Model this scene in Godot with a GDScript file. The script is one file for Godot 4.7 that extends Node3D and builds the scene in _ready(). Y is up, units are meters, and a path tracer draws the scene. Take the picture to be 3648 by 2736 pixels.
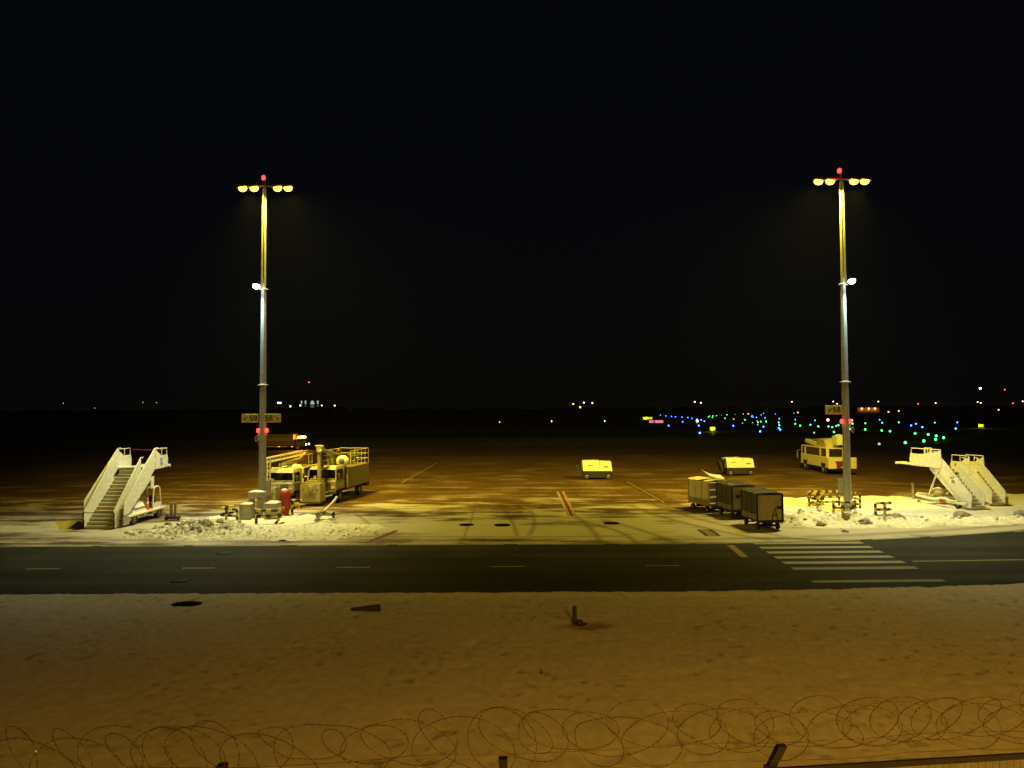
extends Node3D
# A snowy airport apron at night: two floodlit masts, parked ground vehicles, a service road and a snow field behind a razor wire fence.

# ------------------------------------------------------------------ mesh helper
class MB extends RefCounted:
	var st := SurfaceTool.new()
	var col := Color.WHITE
	var uv_of = null
	func _init() -> void:
		st.begin(Mesh.PRIMITIVE_TRIANGLES)
	func tri(a: Vector3, b: Vector3, c: Vector3, g := -1) -> void:
		for p in [a, c, b]:
			st.set_smooth_group(g)
			st.set_color(col)
			if uv_of != null:
				st.set_uv(uv_of.call(p))
			st.add_vertex(p)
	func quad(a: Vector3, b: Vector3, c: Vector3, d: Vector3, mid: Vector3, g := -1) -> void:
		var n := (b - a).cross(c - a)
		if n.length_squared() < 1e-14:
			n = (c - a).cross(d - a)
		if n.dot((a + b + c + d) * 0.25 - mid) < 0.0:
			tri(a, d, c, g)
			tri(a, c, b, g)
		else:
			tri(a, b, c, g)
			tri(a, c, d, g)
	func hexa(p: Array) -> MB:
		# eight corners: 0-3 lower ring, 4-7 upper ring
		var mid := Vector3.ZERO
		for v in p:
			mid += v / 8.0
		quad(p[0], p[1], p[2], p[3], mid)
		quad(p[4], p[5], p[6], p[7], mid)
		for i in 4:
			var j := (i + 1) % 4
			quad(p[i], p[j], p[j + 4], p[i + 4], mid)
		return self
	func box(c: Vector3, s: Vector3, bev := 0.0, b := Basis()) -> MB:
		var h := s * 0.5
		if bev <= 0.0:
			var p := []
			for y in [-1, 1]:
				for q in [[-1, -1], [1, -1], [1, 1], [-1, 1]]:
					p.append(c + b * Vector3(q[0] * h.x, y * h.y, q[1] * h.z))
			return hexa(p)
		bev = minf(bev, minf(h.x, minf(h.y, h.z)) * 0.9)
		var at := func(sg: Array, ax: int) -> Vector3:
			var v := Vector3.ZERO
			for k in 3:
				v[k] = sg[k] * (h[k] if k == ax else h[k] - bev)
			return c + b * v
		for ax in 3:
			var u := (ax + 1) % 3
			var w := (ax + 2) % 3
			for s1 in [-1, 1]:
				var f := []
				for q in [[-1, -1], [1, -1], [1, 1], [-1, 1]]:
					var sg := [0, 0, 0]
					sg[ax] = s1
					sg[u] = q[0]
					sg[w] = q[1]
					f.append(at.call(sg, ax))
				quad(f[0], f[1], f[2], f[3], c)
			for s1 in [-1, 1]:
				for s2 in [-1, 1]:
					var lo := [0, 0, 0]
					lo[u] = s1
					lo[w] = s2
					var hi := lo.duplicate()
					lo[ax] = -1
					hi[ax] = 1
					quad(at.call(lo, u), at.call(hi, u), at.call(hi, w), at.call(lo, w), c)
		for sx in [-1, 1]:
			for sy in [-1, 1]:
				for sz in [-1, 1]:
					var sg := [sx, sy, sz]
					var p0: Vector3 = at.call(sg, 0)
					var p1: Vector3 = at.call(sg, 1)
					var p2: Vector3 = at.call(sg, 2)
					if (p1 - p0).cross(p2 - p0).dot(p0 - c) < 0.0:
						tri(p0, p2, p1)
					else:
						tri(p0, p1, p2)
		return self
	func ring(c: Vector3, dir: Vector3, r: float, n: int, ref: Vector3) -> Array:
		var u := dir.cross(ref).normalized()
		var w := u.cross(dir).normalized()
		var out := []
		for i in n:
			var a := TAU * i / n
			out.append(c + (u * cos(a) + w * sin(a)) * r)
		return out
	func tube(a: Vector3, b: Vector3, ra: float, rb := -1.0, n := 8, caps := true) -> MB:
		if rb < 0.0:
			rb = ra
		var d := (b - a).normalized()
		var ref := Vector3.UP if absf(d.y) < 0.9 else Vector3.RIGHT
		var r0 := ring(a, d, ra, n, ref)
		var r1 := ring(b, d, rb, n, ref)
		for i in n:
			var j := (i + 1) % n
			quad(r0[i], r0[j], r1[j], r1[i], (a + b) * 0.5, 1)
		if caps:
			for i in range(1, n - 1):
				tri(r0[0], r0[i + 1], r0[i])
				tri(r1[0], r1[i], r1[i + 1])
				# orientation only matters for single sided viewers
		return self
	func path(pts: Array, r: float, n := 8, closed := false, cols: Array = []) -> MB:
		var rings := []
		var m := pts.size()
		var ref := Vector3.UP
		var d0: Vector3 = (pts[1] - pts[0]).normalized()
		if absf(d0.y) > 0.9:
			ref = Vector3.RIGHT
		for i in m:
			var p: Vector3 = pts[i]
			var a: Vector3 = pts[(i - 1 + m) % m] if (closed or i > 0) else p
			var b: Vector3 = pts[(i + 1) % m] if (closed or i < m - 1) else p
			var d := (b - a).normalized()
			var u := d.cross(ref)
			if u.length() < 0.05:
				u = d.cross(Vector3(0.3, 0.5, 0.8))
			u = u.normalized()
			var w := u.cross(d).normalized()
			ref = w
			var q := []
			for k in n:
				var t := TAU * k / n
				q.append(p + (u * cos(t) + w * sin(t)) * r)
			rings.append(q)
		for i in (m if closed else m - 1):
			var r0: Array = rings[i]
			var r1: Array = rings[(i + 1) % m]
			if cols.size() > i:
				col = cols[i]
			var mid: Vector3 = (pts[i] + pts[(i + 1) % m]) * 0.5
			for k in n:
				var j := (k + 1) % n
				quad(r0[k], r0[j], r1[j], r1[k], mid, 1)
		if not closed:
			for i in range(1, n - 1):
				tri(rings[0][0], rings[0][i + 1], rings[0][i])
				tri(rings[m - 1][0], rings[m - 1][i], rings[m - 1][i + 1])
		return self
	func prism(poly: Array, z0: float, z1: float, xf := Transform3D()) -> MB:
		# polygon in local x, y, extruded along local z from z0 to z1
		var pv := PackedVector2Array(poly)
		var area := 0.0
		for i in pv.size():
			var a := pv[i]
			var b := pv[(i + 1) % pv.size()]
			area += a.x * b.y - b.x * a.y
		if area < 0.0:
			pv.reverse()
		var t := Geometry2D.triangulate_polygon(pv)
		for i in range(0, t.size(), 3):
			var a := pv[t[i]]
			var b := pv[t[i + 1]]
			var c := pv[t[i + 2]]
			if (b - a).cross(c - a) < 0.0:
				var s := b
				b = c
				c = s
			tri(xf * Vector3(a.x, a.y, z1), xf * Vector3(b.x, b.y, z1), xf * Vector3(c.x, c.y, z1))
			tri(xf * Vector3(a.x, a.y, z0), xf * Vector3(c.x, c.y, z0), xf * Vector3(b.x, b.y, z0))
		for i in pv.size():
			var a := pv[i]
			var b := pv[(i + 1) % pv.size()]
			var p0 := xf * Vector3(a.x, a.y, z0)
			var p1 := xf * Vector3(b.x, b.y, z0)
			var p2 := xf * Vector3(b.x, b.y, z1)
			var p3 := xf * Vector3(a.x, a.y, z1)
			tri(p0, p1, p2)
			tri(p0, p2, p3)
		return self
	func ball(c: Vector3, r: Vector3, nu := 10, nv := 6, jag := 0.0, rng: RandomNumberGenerator = null) -> MB:
		var rows := []
		for j in nv + 1:
			var row := []
			var ph := PI * j / nv
			for i in nu:
				var th := TAU * i / nu
				var k := 1.0 + (rng.randf_range(-jag, jag) if rng and j > 0 and j < nv else 0.0)
				row.append(c + Vector3(sin(ph) * cos(th) * r.x, cos(ph) * r.y, sin(ph) * sin(th) * r.z) * k)
			rows.append(row)
		for j in nv:
			for i in nu:
				var i2 := (i + 1) % nu
				quad(rows[j][i], rows[j][i2], rows[j + 1][i2], rows[j + 1][i], c, 1 if jag < 0.05 else -1)
		return self
	func lathe(profile: Array, c: Vector3, n := 12) -> MB:
		for k in profile.size() - 1:
			var p: Vector2 = profile[k]
			var q: Vector2 = profile[k + 1]
			for i in n:
				var a := TAU * i / n
				var b := TAU * (i + 1) / n
				var mid := c + Vector3(0, (p.y + q.y) * 0.5, 0)
				quad(c + Vector3(cos(a) * p.x, p.y, sin(a) * p.x), c + Vector3(cos(b) * p.x, p.y, sin(b) * p.x), c + Vector3(cos(b) * q.x, q.y, sin(b) * q.x), c + Vector3(cos(a) * q.x, q.y, sin(a) * q.x), mid, 1)
		return self
	func mesh() -> ArrayMesh:
		st.generate_normals()
		return st.commit()

# ------------------------------------------------------------------ scene helpers
var M := {}
var taken := {}
var grime: Texture2D
var speck: Texture2D

func V(x: float, y: float, z: float) -> Vector3:
	return Vector3(x, y, z)

func lin(r: float, g: float, b: float, a := 1.0) -> Color:
	var c := Color(r, g, b).linear_to_srgb()
	c.a = a
	return c

func mat(r: float, g: float, b: float, rough := 0.6, metal := 0.0, dirt := 1.0, scale := 0.45) -> StandardMaterial3D:
	var m := StandardMaterial3D.new()
	m.albedo_color = lin(r, g, b)
	m.roughness = rough
	m.metallic = metal
	if dirt > 0.0:
		m.albedo_texture = grime if dirt < 1.5 else speck
		m.uv1_triplanar = true
		m.uv1_scale = Vector3.ONE * scale
	return m

func glow(r: float, g: float, b: float, e: float) -> StandardMaterial3D:
	var m := StandardMaterial3D.new()
	m.albedo_color = lin(r * 0.8, g * 0.8, b * 0.8)
	m.roughness = 0.4
	m.emission_enabled = true
	m.emission = lin(r, g, b)
	m.emission_energy_multiplier = e
	return m

func numbered(n: String) -> String:
	if not taken.has(n):
		taken[n] = 0
		return n
	taken[n] += 1
	return "%s_%03d" % [n, taken[n]]

func tag(o: Node, label: String, category: String, group := "") -> void:
	o.set_meta("label", label)
	o.set_meta("category", category)
	if group:
		o.set_meta("group", group)

func thing(called: String, label: String, category: String, at: Vector3, yaw_deg := 0.0, group := "") -> Node3D:
	var o := Node3D.new()
	o.name = numbered(called)
	add_child(o)
	o.position = at
	o.rotation.y = deg_to_rad(yaw_deg)
	tag(o, label, category, group)
	return o

var part_count := {}
func part(p: Node, called: String, mb: MB, m: Material, label := "") -> MeshInstance3D:
	return part_mesh(p, called, mb.mesh(), m, label)

func part_mesh(p: Node, called: String, me: Mesh, m: Material, label := "") -> MeshInstance3D:
	var o := MeshInstance3D.new()
	o.mesh = me
	o.material_override = m
	var key := [p, called]
	if part_count.has(key):
		part_count[key] += 1
		o.name = "%s_%03d" % [called, part_count[key]]
	else:
		part_count[key] = 0
		o.name = called
	p.add_child(o, true)
	if label:
		o.set_meta("label", label)
	return o

func lone(called: String, mb: MB, m: Material, label: String, category: String, at := Vector3.ZERO, group := "") -> MeshInstance3D:
	var o := MeshInstance3D.new()
	o.mesh = mb.mesh()
	o.material_override = m
	o.name = numbered(called)
	add_child(o)
	o.position = at
	tag(o, label, category, group)
	return o

func setting(called: String, me: Mesh, m: Material, label := "", kind := "structure") -> MeshInstance3D:
	var o := MeshInstance3D.new()
	o.mesh = me
	o.material_override = m
	o.name = called
	add_child(o)
	o.set_meta("kind", kind)
	if label:
		o.set_meta("label", label)
		o.set_meta("category", called.replace("_", " "))
	return o

func copy_of(src: Node3D, label: String, at: Vector3, yaw_deg: float) -> Node3D:
	var c: Node3D = src.duplicate()
	c.name = numbered(String(src.name))
	add_child(c)
	c.position = at
	c.rotation.y = deg_to_rad(yaw_deg)
	c.set_meta("label", label)
	return c

func spot(p: Node3D, called: String, at: Vector3, dir: Vector3, angle: float, e: float, c: Color, size := 0.1, blend := 1.0) -> void:
	var l := SpotLight3D.new()
	l.name = called
	l.light_color = c
	l.light_energy = e
	l.light_size = size
	l.spot_angle = angle
	l.spot_angle_attenuation = blend
	l.spot_range = 250.0
	l.spot_attenuation = 2.0
	l.shadow_enabled = true
	p.add_child(l, true)
	var up := Vector3.UP if absf(dir.normalized().y) < 0.98 else Vector3.FORWARD
	l.transform = Transform3D(Basis.looking_at(dir, up), at)

func omni(p: Node3D, called: String, at: Vector3, e: float, c: Color, size := 0.08) -> void:
	var l := OmniLight3D.new()
	l.name = called
	l.light_color = c
	l.light_energy = e
	l.light_size = size
	l.omni_range = 60.0
	l.omni_attenuation = 2.0
	l.shadow_enabled = true
	p.add_child(l, true)
	l.position = at

func wheel(p: Node, at: Vector3, r: float, w: float, side: float) -> void:
	# a tyre with rounded shoulders and a rim disc, axle along x
	var t := MB.new()
	var prof := [Vector2(r * 0.55, -w * 0.5), Vector2(r * 0.92, -w * 0.5), Vector2(r, -w * 0.3), Vector2(r, w * 0.3), Vector2(r * 0.92, w * 0.5), Vector2(r * 0.55, w * 0.5)]
	t.lathe(prof, Vector3.ZERO, 16)
	var o := part(p, "wheel", t, M.rubber)
	o.position = at
	o.rotation.z = PI / 2
	var rim := MB.new()
	rim.lathe([Vector2(0.0, 0.1 * r), Vector2(r * 0.2, 0.1 * r), Vector2(r * 0.3, -0.05 * r), Vector2(r * 0.5, -0.02 * r), Vector2(r * 0.6, 0.08 * r)], V(0, -side * w * 0.42, 0), 14)
	part(o, "rim", rim, M.rim)

func cap_snow(p: Node, c: Vector3, s: Vector3, called := "snow_cap") -> void:
	# a rounded slab of snow lying on a flat top
	var rng := RandomNumberGenerator.new()
	rng.seed = int(absf(c.x * 91.0 + c.z * 37.0 + c.y * 11.0) * 100.0) + 5
	var b := MB.new()
	var nx := clampi(int(s.x / 0.18), 3, 14)
	var nz := clampi(int(s.z / 0.18), 3, 20)
	var g := []
	for j in nz + 1:
		var row := []
		for i in nx + 1:
			var u := float(i) / nx * 2.0 - 1.0
			var w := float(j) / nz * 2.0 - 1.0
			var edge := (1.0 - pow(absf(u), 6.0)) * (1.0 - pow(absf(w), 6.0))
			row.append(c + V(u * s.x * 0.5, edge * s.y * (0.7 + 0.5 * rng.randf()), w * s.z * 0.5))
		g.append(row)
	for j in nz:
		for i in nx:
			b.tri(g[j][i], g[j + 1][i], g[j + 1][i + 1], 1)
			b.tri(g[j][i], g[j + 1][i + 1], g[j][i + 1], 1)
	part(p, called, b, M.snow)

func fnl(seed_: int, freq: float, oct := 4) -> FastNoiseLite:
	var n := FastNoiseLite.new()
	n.seed = seed_
	n.noise_type = FastNoiseLite.TYPE_SIMPLEX_SMOOTH
	n.frequency = freq
	n.fractal_type = FastNoiseLite.FRACTAL_FBM
	n.fractal_octaves = oct
	return n

func noise_tex(seed_: int, freq: float, lo: float, hi: float, size := 512) -> ImageTexture:
	var im := fnl(seed_, freq, 5).get_seamless_image(size, size)
	im.convert(Image.FORMAT_L8)
	var d := im.get_data()
	for i in d.size():
		var t := smoothstep(0.25, 0.75, d[i] / 255.0)
		d[i] = int(clampf(lerpf(lo, hi, t), 0.0, 1.0) * 255.0)
	return ImageTexture.create_from_image(Image.create_from_data(size, size, false, Image.FORMAT_L8, d))

func heights(x0: float, x1: float, z0: float, z1: float, step: float, f: Callable, cf: Callable) -> ArrayMesh:
	# a relief sheet: f(x, z) gives the height, cf(x, z, y) its base colour; z0 is the far edge
	var nx := int(round((x1 - x0) / step))
	var nz := int(round((z1 - z0) / step))
	var vs := PackedVector3Array()
	var cs := PackedColorArray()
	var idx := PackedInt32Array()
	for j in nz + 1:
		for i in nx + 1:
			var x := x0 + (x1 - x0) * i / nx
			var z := z0 + (z1 - z0) * j / nz
			var y: float = f.call(x, z)
			vs.append(V(x, y, z))
			cs.append(cf.call(x, z, y))
	var row := nx + 1
	for j in nz:
		for i in nx:
			var k := j * row + i
			if vs[k].y < -0.05 and vs[k + 1].y < -0.05 and vs[k + row].y < -0.05 and vs[k + row + 1].y < -0.05:
				continue
			idx.append_array([k, k + 1, k + row, k + 1, k + row + 1, k + row])
	var ns := PackedVector3Array()
	for j in nz + 1:
		for i in nx + 1:
			var l := vs[j * row + maxi(i - 1, 0)]
			var r := vs[j * row + mini(i + 1, nx)]
			var u := vs[maxi(j - 1, 0) * row + i]
			var d := vs[mini(j + 1, nz) * row + i]
			ns.append((d - u).cross(r - l).normalized())
	var a := []
	a.resize(Mesh.ARRAY_MAX)
	a[Mesh.ARRAY_VERTEX] = vs
	a[Mesh.ARRAY_NORMAL] = ns
	a[Mesh.ARRAY_COLOR] = cs
	a[Mesh.ARRAY_INDEX] = idx
	var me := ArrayMesh.new()
	me.add_surface_from_arrays(Mesh.PRIMITIVE_TRIANGLES, a)
	return me

func sheet(poly: Array, y: float, uv = null) -> ArrayMesh:
	var b := MB.new()
	b.uv_of = uv
	var pv := PackedVector2Array(poly)
	var t := Geometry2D.triangulate_polygon(pv)
	for i in range(0, t.size(), 3):
		var p := V(pv[t[i]].x, y, pv[t[i]].y)
		var q := V(pv[t[i + 1]].x, y, pv[t[i + 1]].y)
		var r := V(pv[t[i + 2]].x, y, pv[t[i + 2]].y)
		if (q - p).cross(r - p).y < 0.0:
			b.tri(p, r, q)
		else:
			b.tri(p, q, r)
	return b.mesh()

# ------------------------------------------------------------------ ground
func bez(a: Vector2, b: Vector2, c: Vector2, t: float) -> Vector2:
	return a.lerp(b, t).lerp(b.lerp(c, t), t)

func apron_texture(w: int, h: int, x0: float, z0: float, res: float) -> ImageTexture:
	# thin snow, brushed and driven over, on brown concrete: x0 the left edge, z0 the near edge, res metres a pixel
	var track := PackedFloat32Array()
	track.resize(w * h)
	var lines := [
		[Vector2(4.0, -45), Vector2(4.7, -40), Vector2(4.5, -35.6), 0.2], [Vector2(4.6, -41.8), Vector2(6.3, -39.5), Vector2(6.4, -35.6), 0.17],
		[Vector2(5.6, -43), Vector2(7.6, -39.5), Vector2(8.4, -35.6), 0.2], [Vector2(8.3, -50), Vector2(9.2, -42), Vector2(13.4, -36.2), 0.24],
		[Vector2(10.2, -50), Vector2(10.9, -42), Vector2(15.2, -36.4), 0.22], [Vector2(-2.7, -52), Vector2(-2.5, -42), Vector2(-2.7, -35.6), 0.07],
		[Vector2(-0.9, -50), Vector2(0.2, -42), Vector2(0.2, -38), 0.13], [Vector2(1.2, -47), Vector2(1.6, -42), Vector2(0.9, -38), 0.13],
		[Vector2(-14, -38.6), Vector2(-6, -37.2), Vector2(6, -37.6), 0.16], [Vector2(-22, -40.4), Vector2(-12, -36.2), Vector2(2, -36.6), 0.2],
		[Vector2(-30, -38.5), Vector2(-20, -36.6), Vector2(-8, -36.3), 0.25], [Vector2(16, -37.2), Vector2(26, -38.6), Vector2(38, -44), 0.3],
		[Vector2(-13, -46), Vector2(-10, -42), Vector2(-9, -37), 0.12], [Vector2(-11, -47), Vector2(-8.4, -42), Vector2(-7.2, -37), 0.12],
	]
	for l in lines:
		for k in 500:
			var p := bez(l[0], l[1], l[2], k / 499.0)
			for s in [-1.0, 1.0]:
				var r: float = l[3] * 1.5
				var px := int((p.x - x0) / res)
				var py := int((z0 - p.y) / res)
				var n := int(r / res) + 1
				for dy in range(-n, n + 1):
					for dx in range(-n, n + 1):
						var ix := px + dx
						var iy := py + dy
						if ix >= 0 and iy >= 0 and ix < w and iy < h:
							var d := Vector2(dx, dy).length() * res
							track[iy * w + ix] = maxf(track[iy * w + ix], 1.0 - smoothstep(0.0, r * 1.25, d))
	var fine := fnl(3, 0.09, 4).get_image(w, h).get_data()
	var wide := fnl(4, 0.012, 4).get_image(w, h).get_data()
	# streaks run along x: noise looked up on a squeezed grid
	var sw := w / 5
	var streak := fnl(8, 0.03, 5).get_image(sw + 2, h).get_data()
	var swirl := fnl(12, 0.045, 4)
	swirl.domain_warp_enabled = true
	swirl.domain_warp_amplitude = 22.0
	swirl.domain_warp_frequency = 0.02
	var brush := swirl.get_image(w / 4 + 2, h).get_data()
	var lut := []
	for i in 1025:
		lut.append(int(pow(i / 1024.0, 1.0 / 2.2) * 255.0))
	var out := PackedByteArray()
	out.resize(w * h * 3)
	for iy in h:
		var z := z0 - iy * res
		var d := -z
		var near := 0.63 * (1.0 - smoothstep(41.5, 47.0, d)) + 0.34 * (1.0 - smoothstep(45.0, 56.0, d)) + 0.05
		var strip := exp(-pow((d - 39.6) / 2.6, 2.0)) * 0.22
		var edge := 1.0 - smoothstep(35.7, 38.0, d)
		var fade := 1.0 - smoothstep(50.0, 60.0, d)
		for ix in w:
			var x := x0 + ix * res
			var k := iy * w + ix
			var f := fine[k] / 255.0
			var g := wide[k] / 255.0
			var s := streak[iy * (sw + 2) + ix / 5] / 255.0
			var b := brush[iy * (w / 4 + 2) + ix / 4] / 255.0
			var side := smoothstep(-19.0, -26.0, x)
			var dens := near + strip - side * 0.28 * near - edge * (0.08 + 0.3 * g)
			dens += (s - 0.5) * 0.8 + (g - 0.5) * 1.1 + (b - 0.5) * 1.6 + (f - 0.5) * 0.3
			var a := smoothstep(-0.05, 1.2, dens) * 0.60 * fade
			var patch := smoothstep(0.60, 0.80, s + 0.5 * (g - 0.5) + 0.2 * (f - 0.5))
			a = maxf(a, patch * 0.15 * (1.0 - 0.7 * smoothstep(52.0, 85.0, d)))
			a *= 1.0 - 0.5 * track[k]
			var base := 0.95 + (f - 0.5) * 0.4 + (g - 0.5) * 0.6 + (s - 0.5) * 0.25
			base = clampf(base, 0.5, 1.4)
			var joint := 1.0
			if fposmod(x + 0.9, 7.5) < res or fposmod(d - 0.5, 7.5) < res:
				joint = 0.88
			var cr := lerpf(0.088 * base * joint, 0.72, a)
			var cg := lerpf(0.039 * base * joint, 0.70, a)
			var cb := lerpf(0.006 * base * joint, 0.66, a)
			var o := k * 3
			out[o] = lut[int(clampf(cr, 0.0, 1.0) * 1024.0)]
			out[o + 1] = lut[int(clampf(cg, 0.0, 1.0) * 1024.0)]
			out[o + 2] = lut[int(clampf(cb, 0.0, 1.0) * 1024.0)]
	return ImageTexture.create_from_image(Image.create_from_data(w, h, false, Image.FORMAT_RGB8, out))

func road_texture(w: int, h: int) -> ImageTexture:
	# wet dark asphalt with salt and packed snow left along its far lane
	var fine := fnl(21, 0.12, 4).get_image(w, h).get_data()
	var sw := w / 10
	var streak := fnl(22, 0.02, 4).get_image(sw + 2, h).get_data()
	var wide := fnl(23, 0.008, 3).get_image(w, h).get_data()
	var out := PackedByteArray()
	out.resize(w * h * 3)
	for iy in h:
		var v := float(iy) / h
		var salt := 0.12 * (1.0 - smoothstep(0.0, 0.16, v)) + 0.10 * exp(-pow((v - 0.30) / 0.12, 2.0)) + 0.14 * exp(-pow((v - 0.78) / 0.06, 2.0))
		for ix in w:
			var k := iy * w + ix
			var f := fine[k] / 255.0
			var s := streak[iy * (sw + 2) + ix / 10] / 255.0
			var g := wide[k] / 255.0
			var a := clampf(salt * (0.5 + 1.3 * (g - 0.2)) + (s - 0.5) * 0.34 + (g - 0.5) * 0.2, 0.0, 1.0)
			var lane := 1.0 - 0.35 * (exp(-pow((v - 0.36) / 0.035, 2.0)) + exp(-pow((v - 0.2) / 0.035, 2.0)) + exp(-pow((v - 0.62) / 0.035, 2.0)) + exp(-pow((v - 0.8) / 0.035, 2.0))) * (0.4 + s)
			var c := (0.027 * (0.7 + 0.6 * f) + a * 0.10) * lane
			var o := k * 3
			out[o] = int(pow(c, 1.0 / 2.2) * 255.0)
			out[o + 1] = int(pow(c * 0.95, 1.0 / 2.2) * 255.0)
			out[o + 2] = int(pow(c * 0.82, 1.0 / 2.2) * 255.0)
	return ImageTexture.create_from_image(Image.create_from_data(w, h, false, Image.FORMAT_RGB8, out))

func uv_plane(x0: float, x1: float, z0: float, z1: float, y: float) -> ArrayMesh:
	# a flat sheet from the far edge z0 to the near edge z1; v runs from the near edge away
	var a := []
	a.resize(Mesh.ARRAY_MAX)
	a[Mesh.ARRAY_VERTEX] = PackedVector3Array([V(x0, y, z0), V(x1, y, z0), V(x1, y, z1), V(x0, y, z1)])
	a[Mesh.ARRAY_NORMAL] = PackedVector3Array([Vector3.UP, Vector3.UP, Vector3.UP, Vector3.UP])
	a[Mesh.ARRAY_TEX_UV] = PackedVector2Array([Vector2(0, 1), Vector2(1, 1), Vector2(1, 0), Vector2(0, 0)])
	a[Mesh.ARRAY_INDEX] = PackedInt32Array([0, 1, 2, 0, 2, 3])
	var me := ArrayMesh.new()
	me.add_surface_from_arrays(Mesh.PRIMITIVE_TRIANGLES, a)
	return me

func strip(x0: float, z0: float, x1: float, z1: float, w: float, worn := 0.0, seed_ := 1) -> Array:
	# outline of a painted line with slightly ragged edges
	var rng := RandomNumberGenerator.new()
	rng.seed = seed_
	var d := Vector2(x1 - x0, z1 - z0)
	var n := Vector2(-d.y, d.x).normalized() * w * 0.5
	var k := maxi(1, int(d.length() / 0.4))
	var l := []
	var r := []
	for i in k + 1:
		var p := Vector2(x0, z0) + d * (float(i) / k)
		l.append(p + n * (1.0 + rng.randf_range(-worn, worn)))
		r.append(p - n * (1.0 + rng.randf_range(-worn, worn)))
	r.reverse()
	return l + r

func road_far(x: float) -> float:
	# the far edge of the road: straight, then opening into the side road on the right
	if x < 9.0:
		return -35.57
	var t := x - 9.0
	return -35.57 - 0.0088 * t * t

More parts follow.
